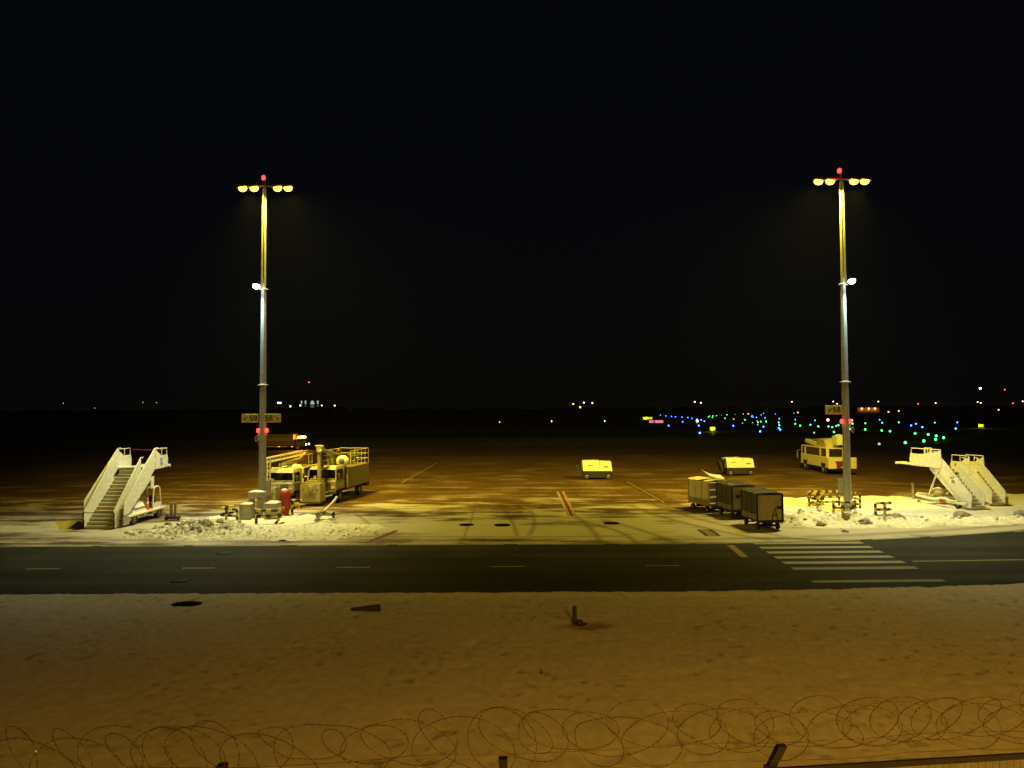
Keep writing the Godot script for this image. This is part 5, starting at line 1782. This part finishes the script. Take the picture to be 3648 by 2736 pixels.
func parse(s: String) -> Array:
	var out := []
	for q in s.split(" "):
		var c := q.split(",")
		out.append(Vector2(float(c[0]), -float(c[1])))
	return out

func build_airfield() -> void:
	var small := MB.new()
	small.lathe([Vector2(0.0, 0.48), Vector2(0.14, 0.43), Vector2(0.21, 0.29), Vector2(0.19, 0.12), Vector2(0.05, 0.08), Vector2(0.05, 0.0)], Vector3.ZERO, 10)
	var lens := small.mesh()
	var rows := [
		["blue", "far row right of the red signs", "123,571 117,524 115,497 113,476 112,454 110,431 106,406 102,380 98,357 91,326"],
		["blue", "loose row round the yellow sign", "57,251 78,315 49,180 68,251 79,246"],
		["blue", "cluster half way to the right mast", "162,466 180,516 155,443 154,434 203,561 151,411 85,233 68,189"],
		["blue", "group just left of the right mast", "241,630 149,384 84,217 79,203 276,674 146,355 146,332 165,334"],
		["blue", "group above the towed stairs", "182,341 139,240 153,261 131,220 170,277 181,280 132,205"],
		["green", "far row beyond the yellow sign", "132,463 142,495 127,437 149,511 157,529 124,401 180,577 214,637 120,355"],
		["green", "tight cluster half way to the right mast", "106,297 113,313 247,676 118,320 114,309"],
		["green", "curving line behind the right mast", "113,292 97,250 111,270 102,244 110,254 104,234 107,233 85,182 105,226 112,238 117,247 102,208 131,265"],
		["green", "group above the towed stairs", "140,273 103,201 103,192 151,281 102,186 160,285 73,128 100,171 80,134 99,164 86,140 96,156 92,147"],
		["dim white", "scatter among the coloured lights", "168,552 197,608 95,284 102,292 117,329 92,258 78,178 66,124"],
		["yellow", "pair far apart beyond the apron", "122,379 -6,328"],
	]
	for r in rows:
		var pts := parse(r[2])
		pts.sort_custom(func(a, b): return a.x / a.y > b.x / b.y)
		for i in pts.size():
			var o := MeshInstance3D.new()
			o.mesh = lens
			o.material_override = M["air_" + r[0].replace(" ", "_")]
			o.name = numbered("airfield_light")
			add_child(o)
			o.position = V(pts[i].x, -0.09, pts[i].y)
			tag(o, "%s airfield light, %s of the %s" % [r[0], ordinal(i, pts.size()), r[1]], "airfield light", "%s airfield lights" % r[0])
	# lit direction signs beside the taxiways
	var signs := [
		["yellow", V(74, 0, -376), V(5.2, 1.3, 0.3), "lit yellow taxiway sign above the two red ones", M.lit_yellow],
		["red", V(59, 0, -292), V(2.0, 1.15, 0.3), "small lit red taxiway sign left of the longer red one", M.lit_red],
		["red", V(61.6, 0, -289), V(3.6, 1.2, 0.3), "longer lit red taxiway sign of the two", M.lit_red],
		["yellow", V(57, 0, -196), V(1.5, 1.0, 0.25), "lit yellow taxiway sign below the blue lights, grass lit at its foot", M.lit_yellow],
		["yellow", V(147, 0, -216), V(1.7, 0.9, 0.25), "dim lit yellow taxiway sign at the far right", M.lit_yellow_dim],
	]
	for s in signs:
		var t := thing("taxiway_sign", s[3], "sign", s[1], 0.0, "lit taxiway signs")
		plate(t, "lit_panel_sign", V(0, 0.25 + s[2].y * 0.5, 0), V(s[2].x - 0.1, s[2].y - 0.1, s[2].z), s[4])
		plate(t, "frame", V(0, 0.25 + s[2].y * 0.5, -0.03), V(s[2].x, s[2].y, s[2].z - 0.02), M.tar)
		for x in [-0.35, 0.35]:
			plate(t, "leg", V(s[2].x * x, 0.1, 0), V(0.1, 0.4, 0.1), M.tar)
		if s[0] == "yellow":
			omni(t, "sign_light", V(-s[2].x * 0.2, 0.7, s[2].z * 0.5 + 0.5), 3.0, Color(0.9, 1.0, 0.15), 0.2)
	# guard lights seen as pinkish glare
	for q in [[V(82, 0, -305), 0.55, "large pinkish red guard light beyond the yellow sign"], [V(204, 0, -595), 0.32, "small pinkish light among the far blue lights"], [V(144, 0, -314), 0.55, "bright pinkish white light just left of the right mast"]]:
		var b := MB.new()
		b.ball(V(0, 0.75, 0), V(q[1], q[1], q[1]), 12, 8)
		b.tube(V(0, 0, 0), V(0, 0.6, 0), 0.05, 0.05, 6)
		lone("guard_light", b, M.air_pink, q[2], "airfield light", q[0], "pinkish guard lights")
	# street lamps and other lights beyond the airfield
	var lamp := func(x: float, y: float, z: float, r: float, m: Material, label: String, group: String) -> void:
		var t := thing("street_lamp", label, "street lamp", V(x, -0.09, z), 0.0, group)
		var p := MB.new()
		p.tube(V(0, 0, 0), V(0, y + 0.05, 0), 0.16, 0.1, 6)
		part(t, "pole", p, M.tar)
		var b := MB.new()
		b.ball(V(0, y + 0.09, 0.2), V(r, r * 0.9, r), 10, 6)
		part(t, "lamp_head", b, m)
	var warm := "239,13.4 247,12.1 366,13 420,13 425,10.1 479,12.7 554,10.4 609,11.7 613,10.3 668,12.2"
	var wl := ["left one of the pair of warm street lamps above the blue row", "right one of the pair of warm street lamps above the blue row", "lone warm street lamp well left of the right mast", "upper of two warm street lamps just above the right sign", "lower of two warm street lamps just above the right sign", "warm street lamp above the far lit hall", "warm street lamp between hall and white flood lamp", "left of two warm street lamps below the white flood lamp", "right of two warm street lamps below the white flood lamp", "warm street lamp at the right edge of the photo"]
	var i := 0
	for q in warm.split(" "):
		var c := q.split(",")
		lamp.call(float(c[0]), float(c[1]), -900.0, 0.95 if i < 2 else 0.75, M.lamp_warm, wl[i], "warm street lamps beyond the airfield")
		i += 1
	i = 0
	var ol := ["orange ground lamp left of the right mast", "left orange lamp on the dark line right of the hall", "right orange lamp on the dark line right of the hall", "orange lamp below and right of the red light", "orange lamp low at the far right"]
	for q in ["249,1.6", "328,1.8", "337,2.6", "424,3.1", "512,3.7"]:
		var c: PackedStringArray = q.split(",")
		lamp.call(float(c[0]), float(c[1]), -600.0, 0.55, M.lamp_orange, ol[i], "orange lamps beyond the airfield")
		i += 1
	i = 0
	var gl := ["leftmost of the four yellow lamps in the middle distance", "upper pale lamp of the four in the middle distance", "lowest of the four yellow lamps in the middle distance", "rightmost of the four yellow lamps in the middle distance"]
	for q in ["80,11.4", "94,13.0", "89,7.2", "105,12.4"]:
		var c: PackedStringArray = q.split(",")
		lamp.call(float(c[0]), float(c[1]), -900.0, 1.25 if i == 2 else 1.05, M.lamp_yellow if i != 1 else M.lamp_warm, gl[i], "four yellow lamps in the middle distance")
		i += 1
	i = 0
	var ll := ["dim yellow lamp at the far left horizon", "dim white lamp left of the stairs truck on the horizon", "left of two dim lamps above the stairs truck", "right of two dim lamps above the stairs truck", "bright warm lamp left of the far terminal", "warm lamp beside the bright one left of the far terminal", "white lamp low left of the far terminal", "white lamp close to the left wall of the far terminal", "white lamp at the right foot of the far terminal", "warm lamp well right of the far terminal"]
	for q in ["-587,15.3,0.5", "-546,8.8,0.45", "-483,16.0,0.5", "-465,15.4,0.45", "-306,14.6,1.15", "-303,14.4,1.25", "-290,9.9,1.2", "-277,11.0,1.0", "-249,10.8,0.9", "-232,10.6,0.95"]:
		var c: PackedStringArray = q.split(",")
		lamp.call(float(c[0]), float(c[1]), -900.0, float(c[2]), M.lamp_dim if i < 4 else (M.lamp_warm if i in [4, 5, 9] else M.lamp_white), ll[i], "lamps on the left horizon")
		i += 1
	lamp.call(613, 29.4, -900.0, 1.25, M.lamp_flood, "bright white flood lamp high above the right horizon", "")
	i = 0
	for q in [["531,9.6", "small red light right of the far lit hall"], ["645,27.6", "small red light right of the white flood lamp"], ["655,9.7", "pinkish red light low below the other red one at far right"]]:
		var c: PackedStringArray = q[0].split(",")
		lamp.call(float(c[0]), float(c[1]), -900.0, 0.75, M.lamp_red, q[1], "red lights on the right horizon")
	for q in [["18.8,-0.5,-328", "left of two small white lights in the middle distance"], ["44,-0.2,-327", "right of two small white lights in the middle distance"]]:
		var c: PackedStringArray = q[0].split(",")
		var b := MB.new()
		b.ball(V(0, 0.6, 0), V(0.22, 0.2, 0.22), 8, 6)
		b.tube(V(0, 0, 0), V(0, 0.5, 0), 0.05, 0.05, 6)
		lone("airfield_light", b, M.lamp_white, q[1], "airfield light", V(float(c[0]), -0.09, float(c[2])), "small white lights in the middle distance")
	# the far terminal with its lit stair windows and the aerial behind it
	var f := thing("far_terminal", "far terminal building with tall lit windows, behind the left de-icing trucks", "building", V(-412, 0, -1400))
	plate(f, "wall", V(0, 11, -12), V(64, 22, 20), M.dark_wall)
	plate(f, "left_hall", V(-48, 6, -12), V(36, 12, 20), M.dark_wall)
	plate(f, "right_hall", V(50, 5.5, -12), V(40, 11, 20), M.dark_wall)
	for x in [-17.0, -9.0, 16.0]:
		for k in 4:
			plate(f, "window", V(x, 21.5 - k * 3.2, -1.9), V(2.6 if x > -15 else 2.0, 2.4 if k < 2 else 1.0, 0.5), M.lit_window if k < 2 else M.lit_window_dim)
	for k in 4:
		plate(f, "window", V(5.0, 21.0 - k * 3.6, -1.9), V([5.0, 8.0, 7.0, 7.0][k], 2.4 if k < 2 else 1.2, 0.5), M.lit_window if k < 2 else M.lit_window_dim)
	var an := thing("radio_mast", "thin radio mast with red light above the far terminal", "radio mast", V(-415, 0, -1405))
	var lat := MB.new()
	lat.tube(V(0, 0, 0), V(0, 60, 0), 0.6, 0.3, 6)
	part(an, "lattice", lat, M.tar)
	var rb := MB.new()
	rb.ball(V(0, 60.6, 0), V(1.25, 1.15, 1.25), 10, 6)
	part(an, "obstruction_lamp", rb, M.lamp_red)
	# the far hall lit by three lamps
	var h := thing("far_hall", "low far hall with three orange lamps on its front, right of the right mast", "building", V(363, 0, -700))
	plate(h, "wall", V(0, 3.0, -6), V(23, 4.6, 10), M.tan)
	plate(h, "roof", V(0, 5.5, -6), V(24, 0.4, 11), M.dark_wall)
	for x in [-6.9, 0.2, 6.5]:
		var b := MB.new()
		b.ball(V(x, 4.3, -0.6), V(0.75, 0.75, 0.3), 10, 6)
		part(h, "wall_lamp", b, M.lamp_warm)
		omni(h, "lamp", V(x, 4.2, 1.2), 14.0, Color(1.0, 0.55, 0.1), 0.3)
	# woods along the horizon
	var rng := RandomNumberGenerator.new()
	rng.seed = 314
	var w := MB.new()
	var px := -1900.0
	while px < 1900.0:
		var hgt := rng.randf_range(4, 8)
		w.ball(V(px, hgt * 0.5 - 1.0, -1500 + rng.randf_range(-60, 60)), V(rng.randf_range(9, 20), hgt * 0.6, 9), 7, 5, 0.2, rng)
		px += rng.randf_range(9, 24)
	setting("far_woods", w.mesh(), M.woods, "dark line of far woods along the horizon", "stuff")

# ------------------------------------------------------------------ put together
const SODIUM := Color(1.0, 0.885, 0.28)
const LEDWHITE := Color(0.86, 1.0, 0.97)
const E_NEAR := 345.0
const E_FAR := 570.0
const E_WHITE := 120.0
const E_WALL := 105.0

func materials() -> void:
	grime = noise_tex(1, 0.014, 0.93, 1.0)
	speck = noise_tex(2, 0.05, 0.6, 1.0)
	M.white = mat(0.80, 0.79, 0.74, 0.45)
	M.white_rail = mat(0.75, 0.74, 0.68, 0.4, 0.0, 0.0)
	M.white_plain = mat(0.75, 0.75, 0.72, 0.5, 0.0, 0.0)
	M.cream = mat(0.42, 0.37, 0.26, 0.5)
	M.cab_cream = mat(0.31, 0.29, 0.23, 0.45)
	M.yellow_white = mat(0.66, 0.60, 0.40, 0.5)
	M.rail_yellow = mat(0.50, 0.46, 0.32, 0.45, 0.0, 0.0)
	M.tan = mat(0.30, 0.23, 0.14, 0.6)
	M.tan_dark = mat(0.20, 0.16, 0.10, 0.6)
	M.amber_paint = mat(0.15, 0.075, 0.012, 0.5)
	M.orange = mat(0.62, 0.13, 0.03, 0.6)
	M.red = mat(0.42, 0.028, 0.02, 0.55)
	M.red_dark = mat(0.16, 0.02, 0.015, 0.6)
	M.blue = mat(0.09, 0.12, 0.75, 0.5, 0.0, 0.0)
	M.step = mat(0.46, 0.44, 0.34, 0.65)
	M.step_light = mat(0.5, 0.47, 0.38, 0.6)
	M.tar = mat(0.018, 0.015, 0.017, 0.6, 0.0, 0.0)
	M.black = mat(0.012, 0.012, 0.012, 0.6, 0.0, 0.0)
	M.dark_grey = mat(0.07, 0.065, 0.06, 0.55)
	M.rim = mat(0.25, 0.24, 0.21, 0.45, 0.4)
	M.rubber = mat(0.014, 0.013, 0.014, 0.8)
	M.seat = mat(0.16, 0.14, 0.1, 0.8)
	M.lens = mat(0.5, 0.48, 0.42, 0.15, 0.0, 0.0)
	M.cabinet = mat(0.40, 0.38, 0.31, 0.55)
	M.galv = mat(0.38, 0.38, 0.37, 0.5, 0.15)
	M.iron_road = mat(0.020, 0.018, 0.015, 0.85, 0.0, 0.0)
	M.iron = mat(0.010, 0.008, 0.006, 0.9, 0.0, 0.0)
	M.iron.metallic_specular = 0.1
	M.tarp = mat(0.085, 0.085, 0.075, 0.6)
	M.tarp_brown = mat(0.10, 0.088, 0.06, 0.6)
	M.canvas = mat(0.72, 0.69, 0.58, 0.7)
	M.board = mat(0.30, 0.28, 0.20, 0.6)
	M.board_dark = mat(0.40, 0.40, 0.22, 0.6)
	M.sign_yellow = mat(0.52, 0.42, 0.04, 0.6, 0.0, 0.0)
	M.rust_dark = mat(0.05, 0.03, 0.018, 0.8)
	M.post = mat(0.014, 0.010, 0.007, 0.6)
	M.green_post = mat(0.03, 0.06, 0.03, 0.6)
	M.wire = mat(0.11, 0.08, 0.045, 0.4, 0.4, 0.0)
	M.blade = mat(0.10, 0.08, 0.05, 0.3, 0.6, 0.0)
	M.dark_wall = mat(0.05, 0.05, 0.05, 0.8)
	M.woods = mat(0.02, 0.02, 0.015, 1.0, 0.0, 0.0)
	M.snow = mat(0.76, 0.75, 0.72, 0.75, 0.0, 1.0, 0.6)
	M.snow_shaded = mat(0.42, 0.40, 0.36, 0.8, 0.0, 2.0, 1.2)  # snow darkened to grey: the shading of the lumps is put into the colour
	M.snow_v = mat(1, 1, 1, 0.75, 0.0, 1.0, 0.35)
	M.snow_v.vertex_color_use_as_albedo = true
	M.striped = mat(1, 1, 1, 0.45, 0.0, 1.0)
	M.striped.vertex_color_use_as_albedo = true
	M.concrete = mat(0.085, 0.041, 0.010, 0.65, 0.0, 2.0, 0.05)
	M.asphalt = mat(0.03, 0.028, 0.025, 0.6, 0.0, 2.0, 0.05)
	M.field = mat(0.065, 0.06, 0.05, 0.95, 0.0, 2.0, 0.02)
	M.paint_white = mat(0.47, 0.45, 0.37, 0.6, 0.0, 2.0, 0.6)
	M.paint_worn = mat(0.28, 0.27, 0.22, 0.6, 0.0, 2.0, 0.7)
	M.paint_dull = mat(0.44, 0.36, 0.22, 0.65, 0.0, 2.0, 0.6)
	M.paint_yellow = mat(0.36, 0.29, 0.03, 0.6, 0.0, 2.0, 0.6)
	M.paint_red = mat(0.20, 0.04, 0.015, 0.65, 0.0, 2.0, 0.6)
	for q in [["glass", 0.12], ["glass_dark", 0.75], ["glass_brown", 0.6]]:
		var m := StandardMaterial3D.new()
		m.albedo_color = Color(0.05, 0.045, 0.04, q[1])
		m.roughness = 0.05
		m.transparency = BaseMaterial3D.TRANSPARENCY_ALPHA
		M[q[0]] = m
	M.glass_dark = mat(0.02, 0.018, 0.016, 0.08, 0.0, 0.0)
	M.glass_brown = mat(0.10, 0.06, 0.03, 0.12, 0.0, 0.0)
	M.glow_sodium = glow(1.0, 0.64, 0.06, 5.0)
	M.glow_white = glow(0.86, 1.0, 1.0, 25.0)
	M.glow_red = glow(1.0, 0.03, 0.02, 6.0)
	M.glow_wall = glow(1.0, 0.75, 0.3, 4.0)
	M.glow_amber = glow(1.0, 0.36, 0.03, 30.0)
	M.glow_head = glow(0.85, 0.9, 1.0, 8.0)
	M.glow_marker = glow(1.0, 0.45, 0.08, 2.0)
	M.air_blue = glow(0.03, 0.16, 1.0, 18.0)
	M.air_green = glow(0.04, 1.0, 0.14, 10.0)
	M.air_dim_white = glow(0.6, 0.65, 0.5, 1.2)
	M.air_yellow = glow(0.7, 0.75, 0.05, 4.0)
	M.air_pink = glow(1.0, 0.35, 0.35, 7.0)
	M.lit_yellow = glow(0.75, 0.80, 0.02, 0.9)
	M.lit_yellow_dim = glow(0.6, 0.68, 0.02, 0.55)
	M.lit_red = glow(1.0, 0.25, 0.3, 0.9)
	M.lamp_warm = glow(1.0, 0.70, 0.28, 5.0)
	M.lamp_orange = glow(1.0, 0.50, 0.17, 4.0)
	M.lamp_yellow = glow(1.0, 0.66, 0.04, 4.5)
	M.lamp_dim = glow(0.8, 0.8, 0.5, 1.4)
	M.lamp_white = glow(1.0, 0.96, 0.82, 4.0)
	M.lamp_flood = glow(0.95, 1.0, 1.0, 14.0)
	M.lamp_red = glow(1.0, 0.10, 0.06, 5.0)
	M.lit_window = glow(0.72, 0.9, 0.72, 0.8)
	M.lit_window_dim = glow(0.5, 0.65, 0.5, 0.35)

func _ready() -> void:
	var cam := Camera3D.new()
	cam.name = "camera"
	cam.position = V(0, 7, 0)
	cam.fov = 58.36
	cam.near = 0.1
	cam.far = 6000.0
	var pitch := atan((1452.0 - 1368.0) / 2450.0)
	cam.basis = Basis(Vector3.RIGHT, pitch) * Basis(Vector3.BACK, -0.0045)
	add_child(cam)
	cam.current = true
	var sky := ProceduralSkyMaterial.new()
	sky.sky_top_color = lin(0.0016, 0.0020, 0.0030)
	sky.sky_horizon_color = lin(0.0015, 0.0015, 0.0016)
	sky.sky_curve = 0.12
	sky.ground_bottom_color = lin(0.002, 0.002, 0.002)
	sky.ground_horizon_color = lin(0.003, 0.003, 0.003)
	var env := Environment.new()
	env.background_mode = Environment.BG_SKY
	env.sky = Sky.new()
	env.sky.sky_material = sky
	env.tonemap_mode = Environment.TONE_MAPPER_LINEAR
	env.tonemap_exposure = 1.0
	env.fog_enabled = true
	env.fog_density = 0.00003
	env.fog_light_color = Color(0.9, 0.92, 0.95)
	env.sdfgi_enabled = true
	env.ssao_enabled = true
	env.ssil_enabled = true
	var we := WorldEnvironment.new()
	we.name = "environment"
	we.environment = env
	add_child(we)
	materials()
	build_ground()
	build_snow()
	build_masts()
	build_stairs()
	build_trucks()
	build_gpus()
	build_carts()
	build_barriers()
	build_cabinets()
	build_foreground()
	build_fence()
	build_terminal()
	build_airfield()
